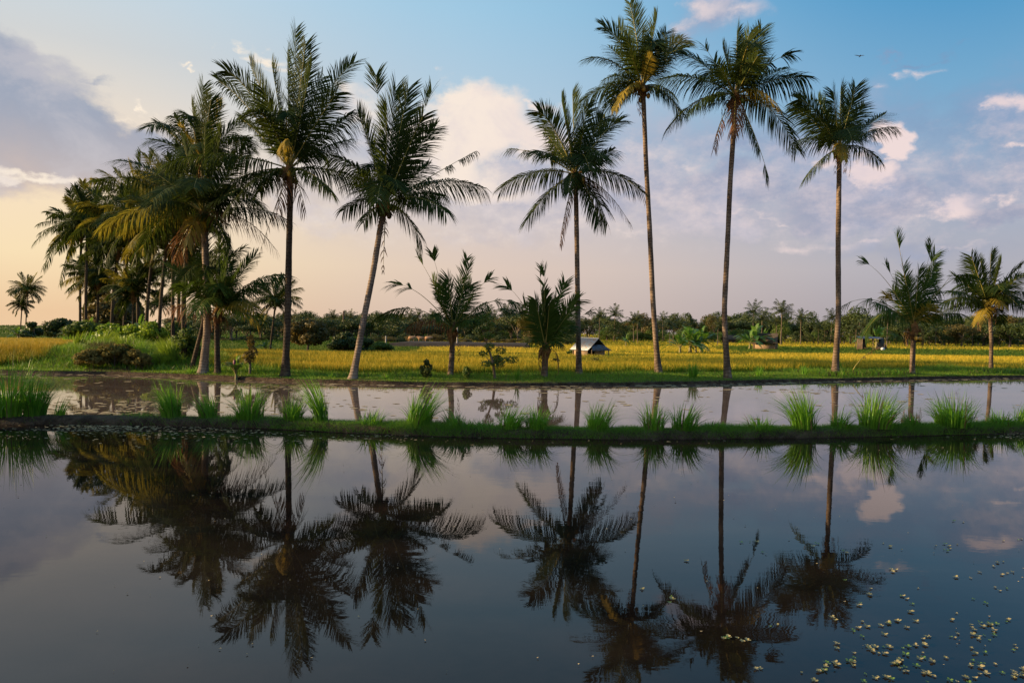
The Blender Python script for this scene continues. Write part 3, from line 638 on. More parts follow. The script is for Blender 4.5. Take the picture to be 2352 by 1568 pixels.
# young storm-torn palms
GY = 'young torn coconut palms along the far paddy bank'
palm('young torn palm with bare stalks and one red-brown dead frond', 29.6,
     [(1034, 864), (1038, 820), (1039, 775)], 21, (1041, 757),
     [(907, 652, .26, .3, tf((.68, .74), (.84, 1), Lmax=.8, r0=.025)), (872, 729, .38, -.3, tf((.55, 1), Lmax=.8, droop=.9, r0=.025)), (962, 594, .12, .5, tf((.86, 1), Lmax=.8, r0=.022)), (993, 582, .02, -.5, tf((.3, .55), (.88, 1), Lmax=.7, r0=.022)),
      (1077, 607, .0, .3, tf((.45, .60), (.7, 1), Lmax=.9)), (1072, 595, 0, .9, tf((.93, 1), Lmax=.5, r0=.018)), (1124, 640, .20, .2, tf((.84, 1), Lmax=.7, r0=.022)), (994, 645, 0, .8, dict(twist=1.2)), (1029, 637, 0, -.5, dict(twist=1.3)),
      (1082, 654, .05, .8, dict(twist=1)), (1083, 687, .05, -.8, dict(twist=.9)), (1186, 696, .36, -.2, tf((.28, .5), (.62, .68), (.82, 1), Lmax=.7, droop=1)), (1176, 714, .25, .5, tf((.2, .5), (.76, 1), Lmax=.6)), (1003, 688, .1, -1),
      (938, 752, .42, .4, dict(mat='frond_dead', Lmax=.75)), (1000, 728, .5, -1.4), (1085, 735, .4, -1.2, dict(droop=1)), (1060, 640, 0, 1.2, dict(twist=1.2))],
     lsize=.9, group=GY, nuts=0, mat='frond_young', extra=0, elen=2.0, dead=3)
palm('squat young palm with shaggy trunk and broad unsplit leaves beside the slender trunk', 29.2,
     [(1250, 864), (1252, 830), (1253, 812)], 24, (1253, 800),
     [(1165, 658, .22, .3, tf((.86, 1), Lmax=.8, r0=.022)), (1240, 624, 0, .4, tf((.4, .72), (.9, 1), Lmax=.8)), (1250, 622, 0, -.2, tf((.76, .8), (.91, 1), Lmax=.7, r0=.02)), (1297, 649, .04, .8, tf((.72, 1), Lmax=.7)), (1247, 676, 0, .2, dict(twist=1.5, Lmax=.8, wid=.08)),
      (1354, 716, .12, .4, tf((.86, 1), Lmax=.6, r0=.022)), (1325, 690, .26, -.4, tf((.3, 1), Lmax=.8)), (1204, 701, .06, .6, tf((.35, 1), Lmax=.8, twist=1)), (1201, 736, .1, -.5, dict(mat='frond_yellow', tufts=[(.4, 1)], Lmax=.7)),
      (1216, 784, .55, -.7, dict(droop=1.2)), (1313, 746, .22, .6), (1318, 706, .08, -.5, dict(twist=1)), (1150, 776, .30, -.3, tf((.97, 1), r0=.02, Lmax=.2)), (1277, 684, 0, .9, dict(twist=1.2)), (1230, 690, 0, -.9, dict(twist=1.3, wid=.07)),
      (1290, 790, .6, -.6, dict(droop=1.2)), (1262, 700, 0, -.4, dict(twist=-1.4, wid=.08))],
     lsize=.9, group=GY, mat='frond_young', extra=0, elen=1.6, dead=6, bark='palm_bark')
palm('young torn palm with bare arching stalks and yellow nuts, near the wooden shack', 34.5,
     [(2095, 857), (2097, 800), (2098, 768)], 18, (2100, 748),
     [(1985, 601, .22, .4, tf((.88, 1), Lmax=.8, r0=.024)), (2037, 614, .10, -.4, tf((.6, .65), (.86, 1), Lmax=.8, r0=.024)), (2060, 543, .02, .3, tf((.52, .62), (.84, 1), Lmax=.9)), (2147, 586, .22, .5, tf((.4, .45), (.82, 1), Lmax=.8, r0=.02)), (2140, 562, .03, -.3, tf((.84, 1), Lmax=.8, r0=.02)),
      (2149, 604, .12, .9, tf((.5, 1), Lmax=.7)), (1940, 700, .38, -.3, tf((.40, .46), (.56, .64), (.86, 1), Lmax=.9, droop=1)), (2035, 680, .2, 1, dict(mat='frond_yellow', tufts=[(.72, 1)])), (2014, 696, .12, -.8, dict(droop=1.1)), (1985, 768, .75, .3, tf((.35, 1), droop=1.2)),
      (2234, 638, .42, -.3, tf((.14, .4), (.66, 1), droop=1)), (2187, 629, .02, .4, tf((.1, .45), (.56, .6), Lmax=.8)), (2204, 722, .2, .2, tf((.38, 1), droop=1)), (2152, 708, .5, -1.4, Yl), (2075, 634, 0, .3, dict(twist=1.3)), (2110, 622, 0, -.4, dict(twist=-1.3)),
      (2138, 628, .02, .9, dict(twist=1.1)), (2051, 668, .05, .6, dict(twist=1)), (2039, 768, .15, -.3, tf((.98, 1), r0=.02, Lmax=.2)), (2160, 730, .4, -1), (2085, 660, 0, -1.2, dict(twist=1.2))],
     lsize=.95, group=GY, nuts=3, nutcol=('nut_yellow',), mat='frond_young', extra=0, elen=2.0)
palm('full-crowned young palm at the frame edge with thin brown trunk', 37.6,
     [(2276, 850), (2277, 790), (2275, 740), (2272, 718)], 13, (2271, 704),
     [(2276, 582, 0, .3, dict(twist=1.2)), (2231, 590, .02, -.4, dict(twist=1)), (2229, 616, .06, .6), (2344, 612, .14, .5), (2353, 634, .22, -.6), (2166, 697, .32, .3, dict(droop=1)), (2187, 671, .18, -.8), (2168, 716, .3, 1),
      (2362, 672, .26, .4, dict(droop=1)), (2366, 706, .32, -.4, dict(droop=1)), (2306, 700, .8, -1.8, Yl), (2192, 634, .1, .6), (2247, 738, .5, -1.2, Yl), (2302, 742, .5, 1), (2300, 600, 0, -1, dict(twist=1.1)), (2252, 600, 0, 1.3, dict(twist=1.1)), (2325, 650, .15, -1.5)],
     lsize=.95, group=GY, extra=6, dead=4, elen=2.8)

# the grove at the left
GG = 'coconut palms of the grove'
palm('front palm of the grove with thick pale trunk and coconuts', 29.0,
     [(466, 853), (476, 760), (476, 690), (472, 590), (470, 520)], 26, (468, 492),
     [(510, 300, .0, -.6), (367, 400, .1, .6), (277, 369, .20, -.4), (224, 416, .26, .2, tf((.2, .72), (.8, 1), droop=1)), (236, 522, .28, -.8, dict(mat='frond_gold', droop=1.1)), (560, 350, .08, .4), (596, 404, .18, -.3),
      (600, 466, .3, .8), (655, 503, .22, .2, dict(droop=1)), (630, 568, .35, -.3, De), (470, 290, 0, .5, dict(twist=1.2)), (420, 330, .05, -1), (350, 470, .3, -2), (430, 560, .6, -1, Yl), (520, 560, .5, -1), (540, 440, .2, -1.6), (400, 600, .4, .6, De), (330, 560, .5, 1)],
     nuts=10, nutcol=('nut_dark', 'nut_green'), group=GG, extra=6, bark='palm_bark_pale', dead=6)
palm('highest palm of the grove, rising behind its front palm', 33.0,
     [(424, 800), (421, 700), (430, 560), (448, 440), (456, 400)], 17, (460, 380),
     [(467, 197, 0, .3, dict(twist=1.25)), (510, 243, .04, .5, Yl), (400, 268, .12, -.4, dict(droop=.9)), (367, 288, .14, .5), (349, 322, .18, -.3), (558, 278, .12, .2), (440, 240, 0, 1), (485, 230, 0, -1), (575, 320, .2, -.6), (420, 300, .2, -2, Yl), (500, 330, .3, -2), (380, 400, .3, .8), (530, 380, .3, 1.2)],
     nuts=4, nutcol=('nut_dark',), group=GG, extra=6, bark='palm_bark_dark')
palm('low bushy palm at the foot of the grove with a rust-brown hanging frond', 28.8,
     [(500, 857), (499, 800), (498, 745), (500, 730)], 20, (502, 712),
     [(503, 566, 0, .4, dict(twist=1.2)), (530, 560, 0, -.5), (586, 588, .1, .5), (656, 633, .26, -.3, dict(droop=1)), (616, 653, .16, .6), (581, 700, .4, -.8, Yl), (592, 745, .5, .3, Yl), (381, 610, .12, .3), (412, 660, .25, -.8), (393, 702, .12, .1, dict(mat='frond_dead', Lmax=.9)),
      (470, 590, 0, .8), (550, 620, .05, -1.2), (450, 640, .1, 1.2), (520, 640, 0, -1.5), (560, 720, .5, -1), (530, 600, 0, 1.6), (480, 640, 0, -1.5)],
     lsize=.9, group=GG, extra=6, dead=6, nuts=3, nutcol=('nut_dark',), bark='palm_bark_dark', elen=2.6, mat='frond_young')
palm('dark slanting palm in the grove leaning behind the thick front trunk', 30.0,
     [(438, 847), (452, 800), (464, 755), (476, 690), (482, 655)], 15, (484, 640),
     [(420, 560, .1, .4), (450, 530, 0, .6), (560, 570, .1, .3), (400, 660, .3, .6), (560, 660, .3, .8), (510, 540, 0, 1)], lsize=.8, group=GG, extra=4, bark='palm_bark_dark', elen=2.4)
def gpalm(label, Y, trunk, center, R_, wpx=12, tips=None, **kw):
    fr = []
    if tips is None:
        tips = []
        R_ *= 1.18
        for q in range(21):
            a = R(-58+q*296/20.)+rng.uniform(-.1, .1); l = R_*rng.uniform(.8, 1.15)*(1 if math.sin(a) > -.3 else .8); tips.append((center[0]+l*math.cos(a), center[1]-l*.95*math.sin(a)))
    for (u, v) in tips:
        rise = max(0, (center[1]-v)/R_); fr.append((u, v, .30*(1-rise)+.05, None, dict(mat='frond_gold') if rng.uniform() < .35 else {}))
    return palm(label, Y, trunk, wpx, center, fr, group=GG, m=56, extra=8, lsize=R_*Y/FPX/4.2*1.0, bark='palm_bark_dark', wid=.05, elen=R_*Y/FPX*.8, **kw)
gpalm('grove palm with upright trunk just behind the front palm', 36, [(397, 790), (397, 680), (398, 560), (396, 525)], (395, 510), 105, nuts=3, nutcol=('nut_dark',))
gpalm('grove palm with trunk slanting toward the front palm, middle of three', 38, [(362, 775), (370, 680), (381, 580), (386, 535)], (388, 520), 100)
gpalm('grove palm slanting in parallel before the pale open sky gap', 40, [(333, 765), (340, 680), (350, 590), (355, 545)], (357, 528), 100)
gpalm('grove palm with dark upright trunk over the banana plants', 42, [(284, 765), (288, 680), (291, 600), (294, 545)], (295, 520), 98)
gpalm('shorter slanting grove palm among dark mango foliage', 44, [(254, 765), (260, 680), (268, 610), (270, 590)], (271, 575), 75)
gpalm('outer grove palm with wide crown over a single straight trunk', 46, [(197, 760), (197, 680), (199, 590), (201, 530)], (202, 510), 95, wpx=10,
      tips=[(171, 428), (190, 418), (211, 416), (226, 436), (153, 459), (116, 500), (78, 560), (99, 615), (137, 650), (246, 470), (262, 500), (270, 560), (180, 440), (225, 600), (160, 560), (240, 430), (130, 530)])
gpalm('outer grove palm half hidden behind its straight twin', 50, [(184, 755), (184, 680), (185, 600), (187, 550)], (188, 535), 80, wpx=9)
gpalm('small palm seen through the gap between grove trunks', 80, [(338, 770), (341, 700), (342, 640)], (342, 628), 44, wpx=5)
gpalm('lowest small palm behind the slanting grove trunks', 84, [(366, 775), (367, 740), (367, 712)], (367, 700), 34, wpx=4.5)
gpalm('mid-distance palm between the grove and the tall full palm', 62, [(620, 812), (624, 770), (630, 720), (632, 706)], (632, 696), 52, wpx=7)
gpalm('distant lone palm against the yellow sky', 110, [(58, 770), (60, 730), (63, 680)], (63, 668), 36, wpx=4)
gpalm('lower distant palm leaning against the lone one', 112, [(46, 772), (48, 740), (50, 712)], (50, 702), 28, wpx=4)

gpalm('grove palm with crown between the outer crown and the front palm', 45, [(318, 768), (316, 640), (318, 500)], (320, 470), 96)
gpalm('grove palm with crown tucked under the highest crown', 43, [(408, 768), (412, 620), (416, 470)], (418, 450), 100)
gpalm('short grove palm with low crown beneath the outer wide crown', 48, [(222, 768), (224, 720), (226, 665)], (227, 648), 74, wpx=9)
gpalm('short grove palm with low crown under the dark upright trunk', 41, [(306, 772), (306, 730), (306, 690)], (306, 672), 62, wpx=8)
gpalm('short bushy grove palm between the trunks left of the front palm', 40, [(425, 790), (424, 700), (424, 640)], (424, 620), 84)
# ------------------------------------------------------------------ broadleaf trees and shrubs
def leaf_cloud(cl, n, size, flat=.6):
    """leaf quads on the shells of clump ellipsoids cl = [(c, r)]"""
    w_ = np.array([np.prod(r)**(2/3.) for c, r in cl]); idx = rng.choice(len(cl), n, p=w_/w_.sum())
    c = np.array([cl[k][0] for k in idx]); r = np.array([cl[k][1] for k in idx])
    d = unit(rng.normal(size=(n, 3))); p = c+d*r*(rng.uniform(.45, 1.08, n)**.6)[:, None]
    nrm = unit(d+rng.normal(0, .6, (n, 3))); a = unit(np.cross(nrm, rng.normal(size=(n, 3)))); b = np.cross(nrm, a)
    s = size*rng.uniform(.6, 1.3, n)[:, None]
    V = np.stack([p-a*s, p-b*s*flat, p+a*s, p+b*s*flat], 1).reshape(-1, 3); o = np.arange(n)*4
    return V, np.stack([o, o+1, o+2, o+3], -1)
def tree_meshes(H, Wd, n, size, mat, kind='round', trunkh=.25, seed_cl=14, bark='far_bark'):
    """unit builders: returns trunk, crown mesh (base at origin)"""
    cl = []
    for k in range(seed_cl):
        f = rng.uniform(0, 1); a = rng.uniform(0, 6.28)
        if kind == 'round': zc = trunkh+(1-trunkh)*(.2+.66*f); rr = math.sqrt(max(.05, 1-(2*f-.85)**2))*.36
        elif kind == 'cone': zc = trunkh+(1-trunkh)*(.1+.8*f); rr = (1-f)*.36+.02
        else: zc = trunkh+(1-trunkh)*(.55+.3*f); rr = .42*math.sqrt(rng.uniform(0, 1))
        rad = rng.uniform(.16, .27)*(1-.45*f*(kind == 'cone'))
        cl.append((np.array([math.cos(a)*rr*Wd, math.sin(a)*rr*Wd, zc*H]), np.array([rad*Wd, rad*Wd, rad*H*.7])))
    V, q = leaf_cloud(cl, n, size); V[:, 2] = np.maximum(V[:, 2], .02*H)
    cm = mesh('crown', V, [q], [mat])
    mb = MB(); mb.tube([(0, 0, -.3), (0.02*H, 0, H*.3), (0, .02*H, H*.62)], np.array([.035, .025, .01])*H, 7)
    for c, r in cl[:6]:
        mb.tube([(0.01*H, 0, H*rng.uniform(.15, .4)), (c*np.array([.5, .5, .8])), c], np.array([.016, .012, .005])*H, 5)
    return mb.build('trunk', [bark], True), cm
def tree(label, u, vtop, Y, wpx, mat='tree_leaf', kind='round', n=4200, size=.12, trunkh=.2, group=None, name='broadleaf_tree', cat='tree', X0=None, bark='far_bark', cl=14):
    x = P(u, 800, Y)[0] if X0 is None else X0; z = float(gz(x, Y)); H = max(.4, P(u, vtop, Y)[2]-z)
    tm, cm = tree_meshes(H, wpx*Y/FPX, n, size, mat, kind, trunkh, cl, bark)
    t_ = thing(name, label, cat, (x, Y, z), group); obj('trunk', tm, t_); obj('crown', cm, t_); return t_
tree('round dark mango tree left of the slate-coloured field', 706, 728, 62, 88, 'tree_leaf_gold', n=6500, size=.13, trunkh=.16, cl=20)
tree('squat bush between the mango tree and the leaning palm', 788, 762, 60, 66, 'tree_leaf', n=4000, size=.12, trunkh=.02)
tree('dark bush hidden partly by the leaning palm trunk', 826, 772, 60, 60, 'tree_leaf', n=3600, size=.12, trunkh=.02)
tree('bright green bush right of the leaning palm', 876, 786, 59, 56, 'tree_leaf_light', n=3600, size=.11, trunkh=.0)
tree('tall dark tree behind the outer grove palms', 232, 612, 56, 84, 'tree_leaf_gold', 'cone', n=9000, size=.16, trunkh=.0, cl=60)
tree('dark round tree at the grove behind the dark upright trunk', 290, 622, 58, 90, 'tree_leaf', 'cone', n=9000, size=.16, trunkh=.0, cl=60)
tree('lower leafy tree filling the gap between the dark grove trees', 262, 672, 54, 110, 'tree_leaf_gold', n=7000, size=.15, trunkh=.0, cl=26)
tree('low dark tree between the distant palms and the grove', 150, 730, 84, 84, 'tree_leaf', n=3600, size=.17, trunkh=.02)
tree('small tuft of trees under the lone distant palm', 78, 738, 96, 60, 'tree_leaf', n=2600, size=.18, trunkh=.02)
tree('dry brown shrub leaning over the paddy slope', 262, 788, 30.6, 92, 'dry_shrub_leaf', n=2600, size=.075, trunkh=0, name='shrub', cat='shrub')
tree('second dry brown shrub nearer the water', 214, 800, 30.4, 76, 'dry_shrub_leaf', n=1700, size=.075, trunkh=0, name='shrub', cat='shrub')
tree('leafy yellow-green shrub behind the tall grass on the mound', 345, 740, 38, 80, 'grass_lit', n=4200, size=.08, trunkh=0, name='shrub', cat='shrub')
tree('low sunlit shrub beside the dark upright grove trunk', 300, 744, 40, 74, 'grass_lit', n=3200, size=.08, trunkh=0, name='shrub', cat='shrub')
tree('dark green shrub between the tall grass and slanting palm', 425, 752, 33, 64, 'tree_leaf_light', n=4200, size=.07, trunkh=0, name='shrub', cat='shrub')
tree('spindly sapling right of the purple banana flower', 573, 770, 28.6, 36, 'tree_leaf_gold', n=420, size=.07, trunkh=.3, name='sapling', cat='sapling', cl=9)
tree('small dark weed bush left of the first young torn palm', 981, 825, 28.3, 28, 'tree_leaf', n=700, size=.05, trunkh=0, name='shrub', cat='shrub')
tree('tiny weed bush right of the first young torn palm', 1073, 840, 28.1, 22, 'tree_leaf_light', n=420, size=.045, trunkh=0, name='shrub', cat='shrub')
tree('small weed tuft in the rice before the tin-roofed hut', 1275, 822, 36, 26, 'tree_leaf', n=420, size=.05, trunkh=.2, name='shrub', cat='shrub')
tree('second weed tuft in the rice nearer the hut', 1368, 818, 38, 24, 'tree_leaf', n=420, size=.05, trunkh=.2, name='shrub', cat='shrub')
tree('low green bush at the left foot of the hut', 1318, 800, 62, 30, 'tree_leaf_light', n=900, size=.1, trunkh=0, name='shrub', cat='shrub')

tree('third dry brown shrub, right of the other two on the slope', 312, 800, 30.2, 66, 'dry_shrub_leaf', n=1500, size=.07, trunkh=0, name='shrub', cat='shrub')
tree('round yellow-green shrub at the mound top under the bananas', 268, 738, 42, 84, 'grass_lit', n=4200, size=.09, trunkh=0, name='shrub', cat='shrub')
tree('leafy green shrub at the feet of the twin outer palms', 196, 736, 44, 84, 'tree_leaf_light', n=4200, size=.10, trunkh=0, name='shrub', cat='shrub')
tree('dense green shrub right of the sky gap trunks', 402, 738, 40, 80, 'tree_leaf_light', n=4200, size=.09, trunkh=0, name='shrub', cat='shrub')
# small shrub tree with open branches (middle of the bank)
def open_shrub():
    Y0 = 28.5; b = P(1137, 858, Y0); b[2] = gz(b[0], b[1])-.03
    t_ = thing('small_tree', 'thin open-branched small tree with bright leaves between the two young palms', 'tree', b)
    mb = MB(); tips = [(1107, 757), (1098, 742), (1122, 770), (1124, 795), (1110, 812), (1158, 826), (1176, 826), (1140, 822), (1150, 805), (1128, 745), (1104, 735), (1118, 730), (1146, 838), (1115, 835)]
    leafc = []
    mid = [P(1133, 835, Y0)-b, P(1125, 810, Y0)-b, P(1117, 785, Y0+.1)-b]
    mb.tube([(0, 0, 0), mid[0], mid[1], mid[2], P(1107, 757, Y0)-b], np.array([.06, .05, .04, .03, .012]), 6)
    for k, (u, v) in enumerate(tips):
        e = P(u, v, Y0+rng.uniform(-.6, .6))-b; m_ = mid[0] if v > 800 else (mid[1] if v > 775 else mid[2])
        mb.tube([m_, (m_+e)/2+rng.normal(0, .06, 3), e], np.array([.025, .016, .006]), 5); r = rng.uniform(.18, .3); leafc.append((e, np.array([r, r, r*.6])))
        leafc.append(((m_+e)/2+rng.normal(0, .1, 3), np.array([.16, .16, .10])))
    obj('trunk', mb.build('trunk', ['wood'], True), t_); V_, q = leaf_cloud(leafc, 2300, .045); obj('crown', mesh('crown', V_, [q], ['tree_leaf_light']), t_)
open_shrub()

# ------------------------------------------------------------------ banana plants
def banana_leaf(base_, tip, ctrl, wid, tears=.35, mat='banana_leaf'):
    n = 22; t = np.linspace(0, 1, n); c = bez(base_, ctrl, tip, t); Tn = unit(np.gradient(c, axis=0)); up = np.array([0, 0, 1.])
    S = unit(np.cross(Tn, up)); N = np.cross(S, Tn); prof_ = np.where(t < .18, .02, np.sin(math.pi*np.clip((t-.18)/.82, 0, 1)**.75)**.6)*wid/2
    mb = MB()
    mb.tube(c, .02*(1-.8*t)+.003, 4, 1)
    for sg in (-1, 1):
        for q in range(3, n-1):
            gap = rng.uniform(0, .45) if rng.uniform() < tears else .0; dr = rng.uniform(.0, .35) if gap else .12
            a, b = c[q], c[q+1]*(1-gap)+c[q]*gap; oa, ob = prof_[q], prof_[q+1]
            ea = a+S[q]*sg*oa+N[q]*oa*.25-up*oa*dr; eb = b+S[q+1]*sg*ob+N[q]*ob*.25-up*ob*dr
            mb.add([a, b, eb, ea], [[[0, 1, 2, 3]]], 0)
    return mb.build('leaf', [mat, 'stem_green'])
def banana(label, u, vtop, Y, spread=1.0, nl=8, group='banana plants', X0=None, stalk=.4, flower=False, vbase=None):
    b = P(u, vbase or 800, Y); x = b[0]; z = float(gz(x, Y)); H = P(u, vtop, Y)[2]-z
    t_ = thing('banana_plant', label, 'banana plant', (x, Y, z), group)
    mb = MB(); hs = H*stalk; mb.tube([(0, 0, -.1), (0.02, 0, hs*.5), (0, 0.02, hs)], np.array([.055, .045, .03])*max(H, 1.2), 8); obj('stem', mb.build('stem', ['stem_green'], True), t_)
    for q in range(nl):
        a = q*2.4+rng.uniform(-.4, .4); e = rng.uniform(.15, 1.35) if q else 1.45; L = H*.62*rng.uniform(.85, 1.1)
        o = np.array([math.cos(a), math.sin(a), 0]); base_ = np.array([0, 0, hs*.96])
        tip = base_+o*L*math.cos(e)*spread+np.array([0, 0, L*(math.sin(e)-.42*math.cos(e))]); k = base_+o*L*.42*math.cos(e)*spread+np.array([0, 0, L*(.55*math.sin(e)+.35)])
        obj('leaf', banana_leaf(base_, tip, k, .30*L), t_)
    if flower:
        fm = MB(); c = np.array([-.02, -.1, hs+.28*H]); fm.tube([(0, 0, hs), (.02, -.05, hs+.16*H), c], .02, 5, 1); fm.ball(c+np.array([0, 0, .04]), (.055, .055, .15), 0)
        obj('flower', fm.build('flower', ['flower_purple', 'stem_green'], True), t_)
    return t_
banana('small banana plant with purple flower near the water edge', 542, 798, 28.0, 1.0, 8, flower=True, stalk=.3)
for k, (u, v, Y, s, lab) in enumerate([(205, 738, 48, 1.4, 'banana plant on the mound under the outer grove trunks'), (245, 745, 46, 1.3, 'low banana plant left of the dark upright grove trunk'),
        (322, 728, 42, 1.3, 'bright banana plant with a light rolled leaf between slanting trunks'), (352, 735, 41, 1.2, 'banana plant under the slanting palm of the sky gap'), (270, 762, 40, 1.2, 'short banana plant at the foot of the dark trunk'),
        (378, 748, 40, 1.1, 'banana plant behind the tall mound grass'), (610, 790, 56, 1.2, 'small banana plant on the ploughed slope behind the sapling'), (175, 752, 50, 1.3, 'outermost banana plant beside the raised rice field'),
        (1585, 742, 84, 1.1, 'tall banana plant of the large clump between two trunks'), (1610, 748, 86, 1.2, 'banana plant at the clump, hugging the palm trunk side'), (1562, 760, 82, 1.7, 'banana plant with long drooping leaves at the clump edge'),
        (1598, 765, 83, 1.2, 'short banana plant in the middle of the clump'), (1735, 742, 118, 1.0, 'banana plant rising behind the dark-roofed hut'), (1722, 758, 116, 1.3, 'banana plant leaning on the dark-roofed hut'), (1752, 752, 120, 1.2, 'banana plant with yellowish leaves over the hut ridge'),
        (1437, 778, 120, 1.4, 'small banana plant in golden rice beyond the tin roof'), (2013, 742, 150, 1.2, 'banana plant rising behind the wooden shack'), (42, 758, 60, 1.2, 'banana plant beyond the raised rice field')]):
    banana(lab, u, v-14, Y, s*1.25, 15 if u > 1500 else 11, stalk=.22 if u > 1500 else .35)

# ------------------------------------------------------------------ grass clumps
def clump(label, pos, hgt, spread, n=110, mat='grass_blade', group='grass clumps on the dividing bank', wid=.012, name='grass_clump'):
    th = rng.uniform(0, 6.28, n); tilt = rng.uniform(-.42, .42); out_ = np.abs(rng.normal(0, .62, n)); H = hgt*(.30+.80*rng.beta(2.2, 1.6, n))*(1-.22*np.clip(out_, 0, 1.4)); S_ = 6
    r0 = spread*.24*np.sqrt(rng.uniform(0, 1, n)); o = np.stack([np.cos(th), np.sin(th), 0*th], -1); base_ = o*r0[:, None]
    lean = np.clip(out_*.85*max(spread/hgt, .75), .04, 1.5); ph = th+rng.uniform(.6, 2.4, n); wd = np.stack([np.cos(ph), np.sin(ph), 0*ph], -1)
    parts = []
    for s in range(S_):
        f = s/S_; c = base_+o*(H*lean*f**1.9)[:, None]; c[:, 2] = H*(f-.42*lean*f**3); c[:, 0] += tilt*H*f**1.6
        ww = (wid*(1-f)**.75*.6*rng.uniform(.8, 1.2, n))[:, None]; parts += [c-wd*ww, c+wd*ww]
    c = base_+o*(H*lean)[:, None]; c[:, 2] = H*(1-.42*lean); c[:, 0] += tilt*H; parts.append(c); k = len(parts)
    V_ = np.stack(parts, 1).reshape(-1, 3); oo = np.arange(n)*k
    q = np.concatenate([np.stack([oo+2*s, oo+2*s+1, oo+2*s+3, oo+2*s+2], -1) for s in range(S_-1)])
    me = mesh(name, V_, [q, np.stack([oo+k-3, oo+k-2, oo+k-1], -1)], [mat, 'dry_blade']); dm = (rng.uniform(size=n) < (.07 if 'bank' in label else .02)).astype(np.int32); me.polygons.foreach_set('material_index', np.concatenate([np.tile(dm, S_-1), dm]))
    return tag(obj(name, me, None, pos), label, 'grass clump', group)
CL = [(18, 955, 822, 130, 'huge dense grass clump at the picture edge', 260), (80, 952, 850, 60, 'tall grass clump merging with the huge edge clump', 170), (138, 950, 905, 34, 'small sprig beside the huge edge clump', 26),
      (395, 960, 880, 56, 'upright clump left of the narrow gap before the grove reflection', 150), (478, 958, 897, 52, 'clump below the front grove palm', 110), (574, 966, 888, 78, 'wide thin-bladed clump below the purple banana flower', 150), (672, 968, 905, 56, 'clump standing before the tall full palm reflection', 120),
      (738, 970, 856, 48, 'tallest narrow clump with a few very long blades', 90), (852, 972, 935, 66, 'low spreading clump below the leaning palm', 90), (962, 985, 892, 74, 'dense arching clump left of the first young palm', 190), (1045, 980, 934, 60, 'short clump in front of the first young palm', 80),
      (1172, 986, 926, 74, 'wide ragged clump below the open small tree', 130), (1232, 986, 928, 66, 'ragged clump below the squat shaggy palm', 120), (1372, 990, 925, 66, 'rounded clump right of the slender trunk reflection', 140), (1500, 990, 926, 66, 'clump in front of the tallest palm reflection', 130),
      (1572, 990, 926, 76, 'thin-bladed clump right of the tallest palm reflection', 130), (1640, 985, 962, 60, 'very short tuft below the orange-skirted palm', 50), (1745, 988, 952, 86, 'low sparse clump between two tall clumps', 80), (1845, 986, 892, 72, 'tall upright clump left of the solitary palm reflection', 190), (1930, 982, 936, 56, 'short clump right under the solitary palm', 90),
      (2012, 985, 890, 96, 'broad tall clump between solitary palm and shack palm', 230), (2093, 978, 940, 40, 'small clump below the shack palm', 60), (2190, 982, 902, 100, 'broad rounded clump of many fine blades', 250), (2296, 974, 938, 70, 'low clump near the right end of the bank', 90), (2352, 972, 915, 50, 'clump cut by the picture edge', 90)]
for (u, vb, vt, wpx, lab, n) in CL:
    p = onz(u, vb, .12); Yb_ = float(Ynb(p[0]))+.24; p = P(u, vb, Yb_); p[2] = .11; s = Yb_/FPX
    clump(lab+' on the dividing bank', p, (vb-vt)*s*1.2, wpx*s*1.55, int(n*1.5))
GT = 'tall grass clumps on the mound'
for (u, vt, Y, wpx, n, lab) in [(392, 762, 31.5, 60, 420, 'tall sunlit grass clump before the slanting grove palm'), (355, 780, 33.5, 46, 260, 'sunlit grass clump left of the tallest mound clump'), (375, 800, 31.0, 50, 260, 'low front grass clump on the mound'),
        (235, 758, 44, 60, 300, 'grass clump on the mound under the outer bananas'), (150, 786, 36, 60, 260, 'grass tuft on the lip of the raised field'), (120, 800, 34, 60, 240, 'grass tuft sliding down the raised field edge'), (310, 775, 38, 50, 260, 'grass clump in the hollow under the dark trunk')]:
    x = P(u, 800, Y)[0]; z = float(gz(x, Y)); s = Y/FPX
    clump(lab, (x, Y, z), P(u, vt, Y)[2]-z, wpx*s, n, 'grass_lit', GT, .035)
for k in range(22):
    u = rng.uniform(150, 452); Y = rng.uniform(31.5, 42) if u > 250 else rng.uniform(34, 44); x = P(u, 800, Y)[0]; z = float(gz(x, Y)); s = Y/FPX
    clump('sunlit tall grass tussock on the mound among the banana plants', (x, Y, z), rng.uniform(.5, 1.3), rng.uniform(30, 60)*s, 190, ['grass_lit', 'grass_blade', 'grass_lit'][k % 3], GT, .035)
GS = 'reed tufts along the far shore'
for (u, vt, Y, wpx, n, lab) in [(1593, 812, 30.5, 34, 70, 'tall reed tuft between two tall trunks'), (1745, 832, 32, 26, 50, 'short reed tuft right of the orange-skirted palm'), (1188, 822, 28.4, 16, 24, 'thin reed tuft right of the open small tree'), (1935, 815, 36.5, 26, 60, 'reed tuft leaning on the solitary palm base'),
        (765, 850, 28, 34, 40, 'low grass tuft beside the leaning palm base'), (1850, 830, 33, 26, 40, 'faint reed tuft before the solitary palm'), (1480, 845, 31, 40, 60, 'grass tuft at the tallest palm base'), (440, 835, 29, 40, 60, 'grass tuft at the slanting palm base'), (885, 852, 28, 30, 40, 'short grass tuft right of the leaning palm')]:
    x = P(u, 800, Y)[0]; z = float(gz(x, Y)); s = Y/FPX
    clump(lab, (x, Y, z-.02), max(.25, P(u, vt, Y)[2]-z), wpx*s, n, 'grass_blade', GS, .028)
